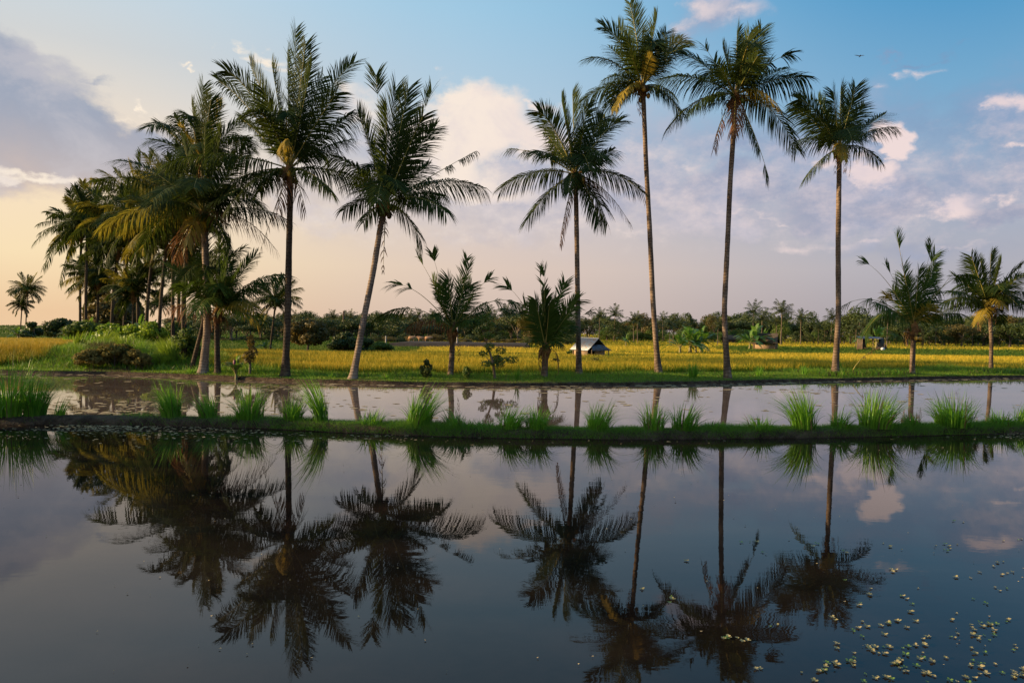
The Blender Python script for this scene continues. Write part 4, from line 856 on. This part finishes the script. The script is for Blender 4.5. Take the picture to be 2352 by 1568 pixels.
# broken dry frond stuck in the rice
dfm = frond_mesh(np.zeros(3), np.array([.3, 0, .8]), np.array([1.3, .1, 1.35]), Lmax=.35, m=26, mat='frond_dead', droop=1.2, tufts=[(.55, 1)])
p = P(1955, 860, 34.5); tag(obj('fallen_frond', dfm, None, (p[0], 34.5, float(gz(p[0], 34.5)))), 'dry brown frond stuck upright in the grass right of the solitary palm', 'frond')

# ------------------------------------------------------------------ huts
def rotz(v, a): c, s = math.cos(a), math.sin(a); v = np.asarray(v, float); return np.stack([v[..., 0]*c-v[..., 1]*s, v[..., 0]*s+v[..., 1]*c, v[..., 2]], -1)
def corrugated(a, b, c, d, n=26, amp=.022, th=.012):
    """sheet a-b (eave) to d-c (ridge) with real corrugations"""
    a, b, c, d = map(np.array, (a, b, c, d)); nrm = np.cross(b-a, d-a); nrm = nrm/np.linalg.norm(nrm); k = n*4+1; f = np.linspace(0, 1, k)[:, None]
    o = np.sin(f*n*2*math.pi)*amp*nrm; e = a+(b-a)*f+o; r = d+(c-d)*f+o; V_ = np.vstack([e, r, e-nrm*th, r-nrm*th]); j = np.arange(k-1)
    return V_, np.concatenate([np.stack([j, j+1, j+1+k, j+k], -1), np.stack([j+2*k, j+3*k, j+1+3*k, j+1+2*k], -1), np.stack([j, j+2*k, j+1+2*k, j+1], -1)])
def tin_hut():
    Y0 = 60; x = P(1353, 820, Y0)[0]; z = float(gz(x, Y0)); s = Y0/FPX
    t_ = thing('field_hut', 'small field hut with bluish tin gable roof and woven bamboo walls', 'hut', (x, Y0, z)); t_.rotation_euler = (0, 0, R(-58)); t_.scale = (.8, .8, .92)
    # local: ridge along X; gable end faces +X
    L, Wd, hw, hr = 2.6, 2.3, .95, 1.95
    w_ = MB(); w_.box((-.05, -Wd/2, hw/2), (L-.1, .05, hw)); w_.box((-.05, Wd/2, hw/2), (L-.1, .05, hw)); w_.box((-L/2, 0, hw/2), (.05, Wd-.06, hw)); w_.box((L/2, .45, hw/2), (.05, Wd-.96, hw))
    obj('wall', w_.build('wall', ['bamboo_wall']), t_)
    g_ = MB(); g_.add([(-L/2, -Wd/2, hw), (-L/2, Wd/2, hw), (-L/2, 0, hr), (-L/2+.04, -Wd/2, hw), (-L/2+.04, Wd/2, hw), (-L/2+.04, 0, hr)], [[[0, 1, 2], [5, 4, 3]]])
    obj('gable', g_.build('gable', ['dark_wall']), t_)
    for sgn in (-1, 1):
        r_ = MB(); ea, eb = (-L/2-.25, sgn*(Wd/2+.35), hw-.12), (L/2+.3, sgn*(Wd/2+.35), hw-.12); ra, rb = (-L/2-.25, 0, hr), (L/2+.3, 0, hr)
        V_, q = corrugated(ea, eb, rb, ra) if sgn < 0 else corrugated(eb, ea, ra, rb); r_.add(V_, [q]); obj('roof', r_.build('roof', ['tin_roof'], True), t_)
    aw = MB(); V_, q = corrugated((L/2+.75, -Wd/2-.1, hw-.12), (L/2+.75, Wd/2+.35, hw-.12), (L/2+.08, Wd/2-.35, hw+.42), (L/2+.08, -Wd/2+.5, hw+.42)); aw.add(V_, [q]); obj('awning', aw.build('awning', ['tin_roof'], True), t_)
    for (px, py) in [(L/2+.6, -Wd/2), (L/2+.6, Wd/2), (-L/2, -Wd/2-.1), (-L/2, Wd/2+.1), (L/2, -Wd/2+.85)]:
        pm = MB(); pm.tube([(px, py, -.1), (px, py, hw-.02)], .045, 6); obj('post', pm.build('post', ['wood'], True), t_)
    rd = MB(); rd.tube([(-L/2-.3, 0, hr+.02), (L/2+.34, 0, hr+.02)], .05, 6); obj('ridge_cap', rd.build('ridge', ['tin_roof'], True), t_)
tin_hut()
def small_hut(label, u, Y0, rot, L, Wd, hw, hr, roofm, wallm, name='field_hut', op=True):
    x = P(u, 800, Y0)[0]; z = float(gz(x, Y0)); t_ = thing(name, label, 'hut', (x, Y0, z)); t_.rotation_euler = (0, 0, rot)
    if wallm:
        w_ = MB(); w_.box((0, -Wd/2, hw/2), (L, .06, hw)); w_.box((0, Wd/2, hw/2), (L, .06, hw)); w_.box((-L/2, 0, hw/2), (.06, Wd-.07, hw))
        if not op: w_.box((L/2, 0, hw/2), (.06, Wd-.07, hw))
        obj('wall', w_.build('wall', [wallm]), t_)
    for (px, py) in [(-1, -1), (-1, 1), (1, -1), (1, 1)]:
        pm = MB(); pm.tube([(px*(L/2-.08), py*(Wd/2+.07), -.2), (px*(L/2-.08), py*(Wd/2+.07), hw)], .06, 6); obj('post', pm.build('post', ['wood'], True), t_)
    for sgn in (-1, 1):
        r_ = MB(); n = 12
        ea, eb, ra, rb = [np.array(q, float) for q in ((-L/2-.35, sgn*(Wd/2+.5), hw-.25), (L/2+.35, sgn*(Wd/2+.5), hw-.25), (-L/2-.2, 0, hr), (L/2+.2, 0, hr))]
        e = np.array([ea+(eb-ea)*f+rng.normal(0, .05, 3) for f in np.linspace(0, 1, n)]); m_ = np.array([(ea+(eb-ea)*f+ra+(rb-ra)*f)/2+rng.normal(0, .03, 3) for f in np.linspace(0, 1, n)]); r0_ = np.array([ra+(rb-ra)*f for f in np.linspace(0, 1, n)])
        V_ = np.vstack([e, m_, r0_, e-[0, 0, .12], m_-[0, 0, .12], r0_-[0, 0, .12]]); j = np.arange(n-1)
        q = np.concatenate([np.stack([j+o1, j+1+o1, j+1+o2, j+o2], -1) for o1, o2 in ((0, n), (n, 2*n), (4*n, 3*n), (5*n, 4*n), (3*n, 0))]); r_.add(V_, [q]); obj('roof', r_.build('roof', [roofm]), t_)
    return t_
small_hut('dark thatched hut half hidden by banana plants', 1758, 118, R(-30), 3.6, 2.6, 1.5, 2.9, 'old_thatch', 'bamboo_wall')
small_hut('small open thatched shelter with pale straw roof at the field edge', 1789, 185, R(-70), 1.8, 2.2, 2.0, 3.5, 'thatch', None, name='thatched_shelter')
small_hut('low brown-roofed shed beyond the rice beside the orange-skirted palm', 1680, 190, R(10), 4.5, 2.5, 1.4, 2.3, 'old_thatch', 'dark_wall', name='shed', op=False)
def shack():
    Y0 = 128; x = P(1998, 800, Y0)[0]; z = float(gz(x, Y0)); t_ = thing('wooden_shack', 'open wooden shack with flat tin roof and a sloping thatch side', 'shack', (x, Y0, z))
    for (a, b) in [(-1.9, -.9), (-1.9, 1), (.1, -.9), (2.2, -.9), (2.2, 1)]:
        pm = MB(); pm.tube([(a, b, -.2), (a, b, 2.25)], .07, 6); obj('post', pm.build('post', ['wood'], True), t_)
    w_ = MB(); w_.box((-1.0, 1.0, 1.1), (1.75, .06, 2.1)); w_.box((-1.9, .05, 1.1), (.05, 1.8, 2.0)); obj('wall', w_.build('wall', ['dark_wall']), t_)
    r_ = MB(); V_, q = corrugated((-2.2, -1.3, 2.2), (1.9, -1.3, 2.3), (2.3, 1.4, 2.5), (-2.0, 1.4, 2.6)); r_.add(V_, [q]); obj('roof', r_.build('roof', ['tin_roof'], True), t_)
    th = MB(); th.slab((.3, -1.3, .35), (2.6, -1.2, .45), (2.7, .6, 2.2), (1.9, .3, 2.15), .12); obj('thatch_side', th.build('thatch_side', ['old_thatch']), t_)
    b_ = MB(); b_.box((-.9, -.6, .5), (1.6, .6, .07)); b_.box((-.9, -.6, .24), (.1, .5, .45)); obj('bench', b_.build('bench', ['wood']), t_)
    s = tag(obj('sack', None), None); bpy.data.objects.remove(s)
    sm = MB(); sm.ball((0, 0, .32), (.42, .25, .36)); tag(obj('sack', sm.build('sack', ['white_paint'], True), None, (x+1.55, Y0-1.6, z)), 'pale sack standing in front of the wooden shack', 'sack')
shack()
# poles, cattle, dark field strip, person
def pole(label, u, vt, Y, r=.09, mat='concrete', arm=False):
    x = P(u, 800, Y)[0]; z = float(gz(x, Y)); H = P(u, vt, Y)[2]-z; mb = MB(); mb.tube([(0, 0, -.3), (0, 0, H*.5), (0, 0, H)], np.array([r, r*.85, r*.7]), 8)
    return tag(obj('pole', mb.build('pole', [mat], True), None, (x, Y, z)), label, 'pole')
pole('pale concrete pole behind the first young palm', 1050, 742, 105, .12); pole('pale concrete pole right of the green bush', 886, 771, 105, .12)
pole('tall dark mast above the treeline left of the leaning palm', 789, 714, 150, .3, 'dark_wall'); pole('short pale pole in the treeline beyond the tin roof', 1434, 754, 210, .25)
xx = np.linspace(P(905, 800, 100)[0], P(1215, 800, 100)[0], 40)
def strip(name, mat, xx, ya, yb, lift):
    n = len(xx); A = np.stack([xx, ya+0*xx, gz(xx, ya+0*xx)+lift], -1); B = np.stack([xx, yb+0*xx, gz(xx, yb+0*xx)+lift], -1); j = np.arange(n-1)
    A0 = A.copy(); A0[:, 2] -= lift+.3
    return tag(obj(name, mesh(name, np.vstack([A, B, A0]), [np.concatenate([np.stack([j, j+1, j+1+n, j+n], -1), np.stack([j+2*n, j+1+2*n, j+1, j], -1)])], [mat])), kind='structure')
strip('seedbed', 'dark_soil', xx, 96, 116, .62)
def cow(label, u, Y, flip=1):
    x = P(u, 800, Y)[0]; z = float(gz(x, Y))+.6; t_ = thing('cow', label, 'cow', (x, Y, z-.25), 'cows beyond the dark field'); t_.scale = (.65, .65, .8); mb = MB()
    mb.tube([(-.85*flip, 0, 1.05), (-.7*flip, 0, 1.05), (-.2*flip, 0, 1.0), (.4*flip, 0, 1.02), (.7*flip, 0, 1.12), (.95*flip, 0, 1.25), (1.1*flip, 0, 1.2), (1.35*flip, 0, 1.0)], np.array([.12, .3, .36, .36, .27, .17, .15, .08]), 9)
    for a, b in ((-.65, .16), (-.65, -.16), (.5, .16), (.5, -.16)): mb.tube([(a*flip, b, .95), (a*flip+.03, b, .5), (a*flip, b, 0)], np.array([.13, .07, .05]), 6)
    mb.tube([(-.9*flip, 0, 1.15), (-1.0*flip, 0, .8), (-.98*flip, 0, .45)], .03, 4); mb.tube([(1.1*flip, .12, 1.3), (1.05*flip, .25, 1.32)], .04, 4); mb.tube([(1.1*flip, -.12, 1.3), (1.05*flip, -.25, 1.32)], .04, 4)
    obj('body', mb.build('body', ['cow_hide'], True), t_)
cow('brown cow nearest the concrete pole, beyond the dark field', 983, 120); cow('brown cow in the middle beyond the dark field', 966, 121, -1); cow('brown cow furthest from the pole, standing in the grass', 945, 119)
def bird(label, u, v, Y, s=1.):
    p = P(u, v, Y); mb = MB(); mb.tube([(-.18, 0, 0), (0, 0, .02), (.16, 0, .04), (.22, 0, .03)], np.array([.015, .05, .045, .01])*s, 6)
    for q in (-1, 1): mb.add([(.08, q*.02, .04), (-.06, q*.02, .04), (-.12, q*.42*s, .16), (.0, q*.25*s, .14)], [[[0, 1, 2, 3]]])
    o = tag(obj('bird', mb.build('bird', ['bird_black']), None, p), label, 'bird'); o.rotation_euler = (R(20), R(-35), R(30)); return o
bird('small dark bird flying above and left of the small white puffs', 1975, 130, 70, 1.3); bird('tiny distant bird over the shack palm', 2206, 658, 120, 1.2)

# ------------------------------------------------------------------ far treeline
PT = []     # prototypes (trunk mesh, crown mesh) of unit height
for k in range(6):
    kind = ['round', 'round', 'flat', 'round', 'cone', 'flat'][k]; mat = ['tree_leaf', 'tree_leaf_gold', 'tree_leaf', 'tree_leaf_light', 'tree_leaf', 'tree_leaf'][k]
    PT.append(tree_meshes(1.0, 1.0, 2600, .028, mat, kind, .12, 16))
def far_palm_meshes(seed):
    mb = MB(); 
    for q in range(17):
        a = q*2.4+rng.uniform(-.3, .3); e = R(80)-R(95)*(q/16.)+rng.uniform(-.1, .1); L = .38*rng.uniform(.8, 1.1); o = np.array([math.cos(a), math.sin(a), 0]); C = np.array([0, 0, .80])
        E = C+o*L*math.cos(e)+np.array([0, 0, L*(math.sin(e)-.25*math.cos(e))]); K = C+o*L*.45*math.cos(e)+np.array([0, 0, L*(.55*math.sin(e)+.18)])
        me = frond_mesh(C, K, E, Lmax=.11, m=17, droop=.8, twist=rng.uniform(-.6, .6), wid=.017, mat='far_frond', r0=.006, simple=True)
        n = len(me.vertices); co = np.empty(n*3); me.vertices.foreach_get('co', co); co = co.reshape(-1, 3)
        tr = [list(p.vertices) for p in me.polygons if len(p.vertices) == 3]; qd = [list(p.vertices) for p in me.polygons if len(p.vertices) == 4]
        mb.add(co, [tr, qd], 0); bpy.data.meshes.remove(me)
    cm = mb.build('crown', ['far_frond']); tb = MB(); b = rng.uniform(-.04, .04); tb.tube([(b, 0, -.05), (b*.3, 0, .4), (0, 0, .82)], np.array([.018, .013, .011]), 6)
    return tb.build('trunk', ['far_bark'], True), cm
PP = [far_palm_meshes(k) for k in range(5)]
ANCH = [(0, 'the raised rice field'), (200, 'the outer grove palms'), (330, 'the sky gap in the grove'), (470, 'the front grove palm'), (570, 'the thin sapling'), (660, 'the tall full palm'), (800, 'the leaning palm'), (905, 'the dark seedbed'), (1036, 'the first young torn palm'),
        (1135, 'the open small tree'), (1250, 'the squat young palm'), (1352, 'the tin-roofed hut'), (1500, 'the tallest palm'), (1595, 'the large banana clump'), (1668, 'the orange-skirted palm'), (1755, 'the dark thatched hut'), (1830, 'the straw shelter'), (1922, 'the solitary palm'), (2005, 'the wooden shack'), (2098, 'the shack palm'), (2200, 'the gap before the edge palm'), (2275, 'the frame-edge young palm')]
ORD = ['first', 'second', 'third', 'fourth', 'fifth', 'sixth', 'seventh', 'eighth', 'ninth', 'tenth', 'eleventh', 'twelfth', 'thirteenth', 'fourteenth', 'fifteenth', 'sixteenth', 'seventeenth', 'eighteenth', 'nineteenth', 'twentieth']
far_list = []
def far(kind, u, vtop, Y, wpx, proto):
    x = P(u, 760, Y)[0]; z = float(gz(x, Y)); H = P(u, vtop, Y)[2]-z; tm, cm = (PP if kind == 'palm' else PT)[proto]
    nm = {'palm': 'far_palm', 'tree': 'far_tree', 'bush': 'hedge_bush'}[kind]
    o = obj(nm, None, None, (x, Y, z)); o['category'] = {'palm': 'palm tree', 'tree': 'tree', 'bush': 'bush'}[kind]; o['group'] = {'palm': 'palms in the far treeline', 'tree': 'broadleaf trees of the far treeline', 'bush': 'hedge bushes at the far field edge'}[kind]
    sx_ = H if kind == 'palm' else wpx*Y/FPX*1.15
    for n_, me in (('trunk', tm), ('crown', cm)):
        c = obj(n_, me, o); c.scale = (sx_, sx_, H); c.rotation_euler = (0, 0, rng.uniform(0, 6.28))
    far_list.append((u, kind, o))
for (u, v, Y) in [(763, 722, 170), (852, 729, 180), (868, 744, 165), (892, 741, 170), (908, 744, 175), (923, 733, 170), (942, 722, 168), (960, 719, 172), (985, 735, 168), (1005, 742, 180), (1098, 736, 170), (1120, 714, 160), (1135, 726, 175), (1162, 709, 158), (1176, 718, 165), (1195, 711, 160), (1184, 730, 170), (1211, 738, 170), (1150, 732, 180),
                  (1300, 738, 190), (1343, 738, 190), (1377, 720, 185), (1412, 714, 180), (1522, 728, 190), (1547, 731, 185), (1730, 706, 160), (1795, 704, 165), (1839, 722, 180), (1910, 722, 200), (1930, 745, 190), (105, 745, 130), (118, 748, 128), (596, 745, 150), (690, 742, 160), (735, 738, 170), (1880, 750, 180), (2235, 742, 200), (2150, 750, 190), (550, 742, 140), (1060, 745, 190), (1080, 740, 185)]:
    far('palm', u, v-4, Y, 0, int(rng.integers(5)))
for _k in range(34): far('palm', rng.uniform(560, 1330) if _k < 22 else rng.uniform(1450, 2350), rng.uniform(716, 744), rng.uniform(140, 190), 0, int(rng.integers(5)))
for (u, v, Y, w_, p_) in [(700, 716, 150, 60, 0), (675, 722, 150, 46, 1), (1475, 716, 200, 46, 1), (1465, 728, 205, 40, 0), (1580, 714, 205, 36, 4), (1641, 724, 200, 40, 1), (1622, 728, 205, 26, 3), (1655, 735, 205, 34, 0), (1745, 732, 220, 46, 0), (1700, 736, 220, 50, 5), (1795, 735, 175, 40, 3), (1860, 732, 220, 60, 0), (1895, 736, 215, 40, 5), (1930, 735, 200, 60, 2),
                          (1975, 706, 185, 78, 0), (1955, 718, 190, 50, 5), (2045, 735, 210, 50, 2), (1418, 738, 180, 50, 0), (1395, 750, 190, 46, 3), (1210, 728, 200, 40, 2), (1235, 735, 200, 46, 1), (1440, 738, 215, 30, 1), (2320, 740, 190, 80, 2), (2260, 735, 200, 80, 0), (2210, 742, 190, 60, 1), (2355, 738, 185, 60, 0), (2170, 748, 195, 66, 5), (2120, 742, 200, 60, 0), (2080, 740, 205, 60, 2)]:
    far('tree', u, v, Y, w_, p_)
for u in np.arange(395, 2400, 13):
    if u < 560: Y = rng.uniform(110, 150)
    else: Y = rng.uniform(215, 260) if u > 1300 else rng.uniform(185, 230)
    far('tree', u+rng.uniform(-8, 8), rng.uniform(716, 745), Y, rng.uniform(38, 66), int(rng.choice([0, 1, 2, 5, 0])))
for u in list(np.arange(560, 910, 19))+list(np.arange(1075, 1330, 20)):
    far('tree', u+rng.uniform(-8, 8), rng.uniform(716, 746), rng.uniform(125, 165), rng.uniform(44, 68), int(rng.choice([0, 1, 2, 5])))
for u in list(np.arange(905, 1085, 15)):
    far('tree', u+rng.uniform(-8, 8), rng.uniform(734, 748), rng.uniform(150, 170), rng.uniform(36, 50), int(rng.choice([0, 2, 5])))
for u in list(np.arange(1395, 1720, 15))+list(np.arange(1085, 1320, 22))+list(np.arange(1830, 1990, 22))+list(np.arange(2040, 2400, 20)):
    far('bush', u+rng.uniform(-4, 4), rng.uniform(753, 765), rng.uniform(190, 206) if u > 1300 else rng.uniform(130, 170), rng.uniform(22, 32), 3 if u < 1750 else int(rng.choice([0, 3])))
for u in list(np.arange(430, 680, 22))+list(np.arange(860, 1330, 17)):
    far('bush', u+rng.uniform(-6, 6), rng.uniform(765, 777), rng.uniform(120, 140), rng.uniform(24, 36), int(rng.choice([0, 1, 0])))
cnt = {}
for u, kind, o in sorted(far_list, key=lambda q: q[0]):
    a = max([q for q in ANCH if q[0] <= u+.01] or [ANCH[0]], key=lambda q: q[0]); k = (a[1], kind); cnt[k] = cnt.get(k, 0)+1; nn = ORD[min(cnt[k]-1, 19)]
    nmx = {'palm': 'small far palm', 'tree': 'far broadleaf tree', 'bush': 'low far bush'}[kind]
    o['label'] = f'{nmx}, {nn} counting right from {a[1]}'

# ------------------------------------------------------------------ floating plants and scum on the water
def rosette(nl, r, mat):
    mb = MB()
    for q in range(nl):
        a = q*6.283/nl+rng.uniform(-.3, .3); L = r*rng.uniform(.6, 1.15); d = np.array([math.cos(a), math.sin(a), 0]); s_ = np.array([-d[1], d[0], 0]); h = rng.uniform(.12, .55)*L; w_ = L*.34
        mb.add([d*L*.1, d*L*.55-s_*w_+[0, 0, h*.6], d*L*.55+s_*w_+[0, 0, h*.6], d*L*.92-s_*w_*.7+[0, 0, h], d*L*.92+s_*w_*.7+[0, 0, h], d*L*1.05+[0, 0, h*.9]], [[[0, 2, 1], [3, 4, 5]], [[1, 2, 4, 3]]])
    return mb.build('floating_plant', [mat])
RS = [rosette(int(rng.integers(4, 8)), 1.0, m_) for m_ in ('weed_green', 'weed_pale', 'weed_pale', 'weed_green', 'weed_pale')]
lab_r = {'weed_green': 'small green floating water plant rosette on the dark near paddy', 'weed_pale': 'small pale straw-coloured floating plant rosette on the dark near paddy'}
cnts = [(1950+k*7 % 60, 0) for k in range(0)]
pl = []
for k in range(215):
    if k < 130: u = 2352-abs(rng.normal(0, 330)); v = 1568-abs(rng.normal(0, 170))
    elif k < 175: u = rng.normal(1690, 120); v = rng.normal(1400, 70)
    else: u = rng.uniform(60, 2350); v = rng.uniform(1060, 1560)
    if u > 2380 or v > 1580: continue
    nn_ = 1+int(rng.integers(0, 3)) if k < 175 else 1
    for q in range(nn_): pl.append((u+rng.normal(0, 12), v+rng.normal(0, 5)))
for (u, v) in pl[:200]:
    p = onz(u, v, .003); me = RS[int(rng.choice(5, p=[.16, .3, .27, .14, .13]))]; o = obj('floating_plant', me, None, p); s = rng.uniform(.008, .021); o.scale = (s, s, s); o.rotation_euler = (0, 0, rng.uniform(0, 6.28))
    tag(o, lab_r[me.materials[0].name], 'water plant', 'floating water plants on the near paddy')
def scum(name, pts, size, z, mat):
    n = len(pts); a = rng.uniform(0, 6.28, n); s = size*rng.uniform(.4, 1.5, n); k = 5; V_ = []
    for q in range(k):
        th = a+q*6.283/k; r = s*rng.uniform(.5, 1.1, n); V_.append(np.stack([pts[:, 0]+r*np.cos(th)*1.6, pts[:, 1]+r*np.sin(th), np.full(n, z)+rng.uniform(0, .006, n)], -1))
    V_ = np.stack(V_, 1).reshape(-1, 3); o = np.arange(n)*k
    return stuff(name, mesh(name, V_, [np.stack([o+q for q in range(k)], -1)], [mat]))
# on the middle paddy: drifts of pale flakes
X = rng.uniform(-24, 30, 34000); Y = rng.uniform(11, 38, 34000); k = (Y < Yb(X)-.15) & (Y > Ynb(X)+1.2); X, Y = X[k], Y[k]
f = wob(X*1.1, Y*2.4)+.35*wob(X*5, Y*9); pr = np.clip((f-.10)*2.6, .05, 1)*np.clip(.45+ss(-X, 2, 12)*.6, 0, 1)+.5*ss(Y-Yb(X), -1.6, -.3)
k = rng.uniform(size=len(X)) < pr*.75; scum('duckweed', np.stack([X[k], Y[k]], -1), .085, ZM+.004, 'weed_scum')
# on the near paddy: along the bank and thinly everywhere
X = rng.uniform(-9, 9, 7000); d = rng.exponential(.35, 7000)+.04; Y = Ynb(X)-d; f = wob(X*3.1, Y*5); lf_ = ss(-X, 1, 6)
k = rng.uniform(size=7000) < np.clip((f-.12)*1.2+.35*lf_*(d < 1.2), .01, 1); pts = np.stack([X[k], Y[k]], -1)
X = rng.uniform(-8, 8, 700); Y = rng.uniform(2.6, 10, 700); scum('floating_flakes', pts, .016, .004, 'weed_scum'); scum('floating_specks', np.stack([X, Y], -1)[:520], .0045, .005, 'weed_scum')

# ------------------------------------------------------------------ trees outside the frame that shade the dividing bank
for (x, y, h, lab) in [(-17, 9.5, 7.5, 'dense shade tree on the shore beyond the picture edge'), (-20, 13.0, 8, 'taller shade tree outside the picture beside the near shore'), (-23, 6.5, 8, 'broad shade tree outside the picture behind the shore')]:
    tm, cm = tree_meshes(h, 6.5, 420, .22, 'tree_leaf', 'round', .02, 26); t_ = thing('shade_tree', lab, 'tree', (x, y, .1 if y < 11 else -1.3)); obj('trunk', tm, t_); obj('crown', cm, t_)
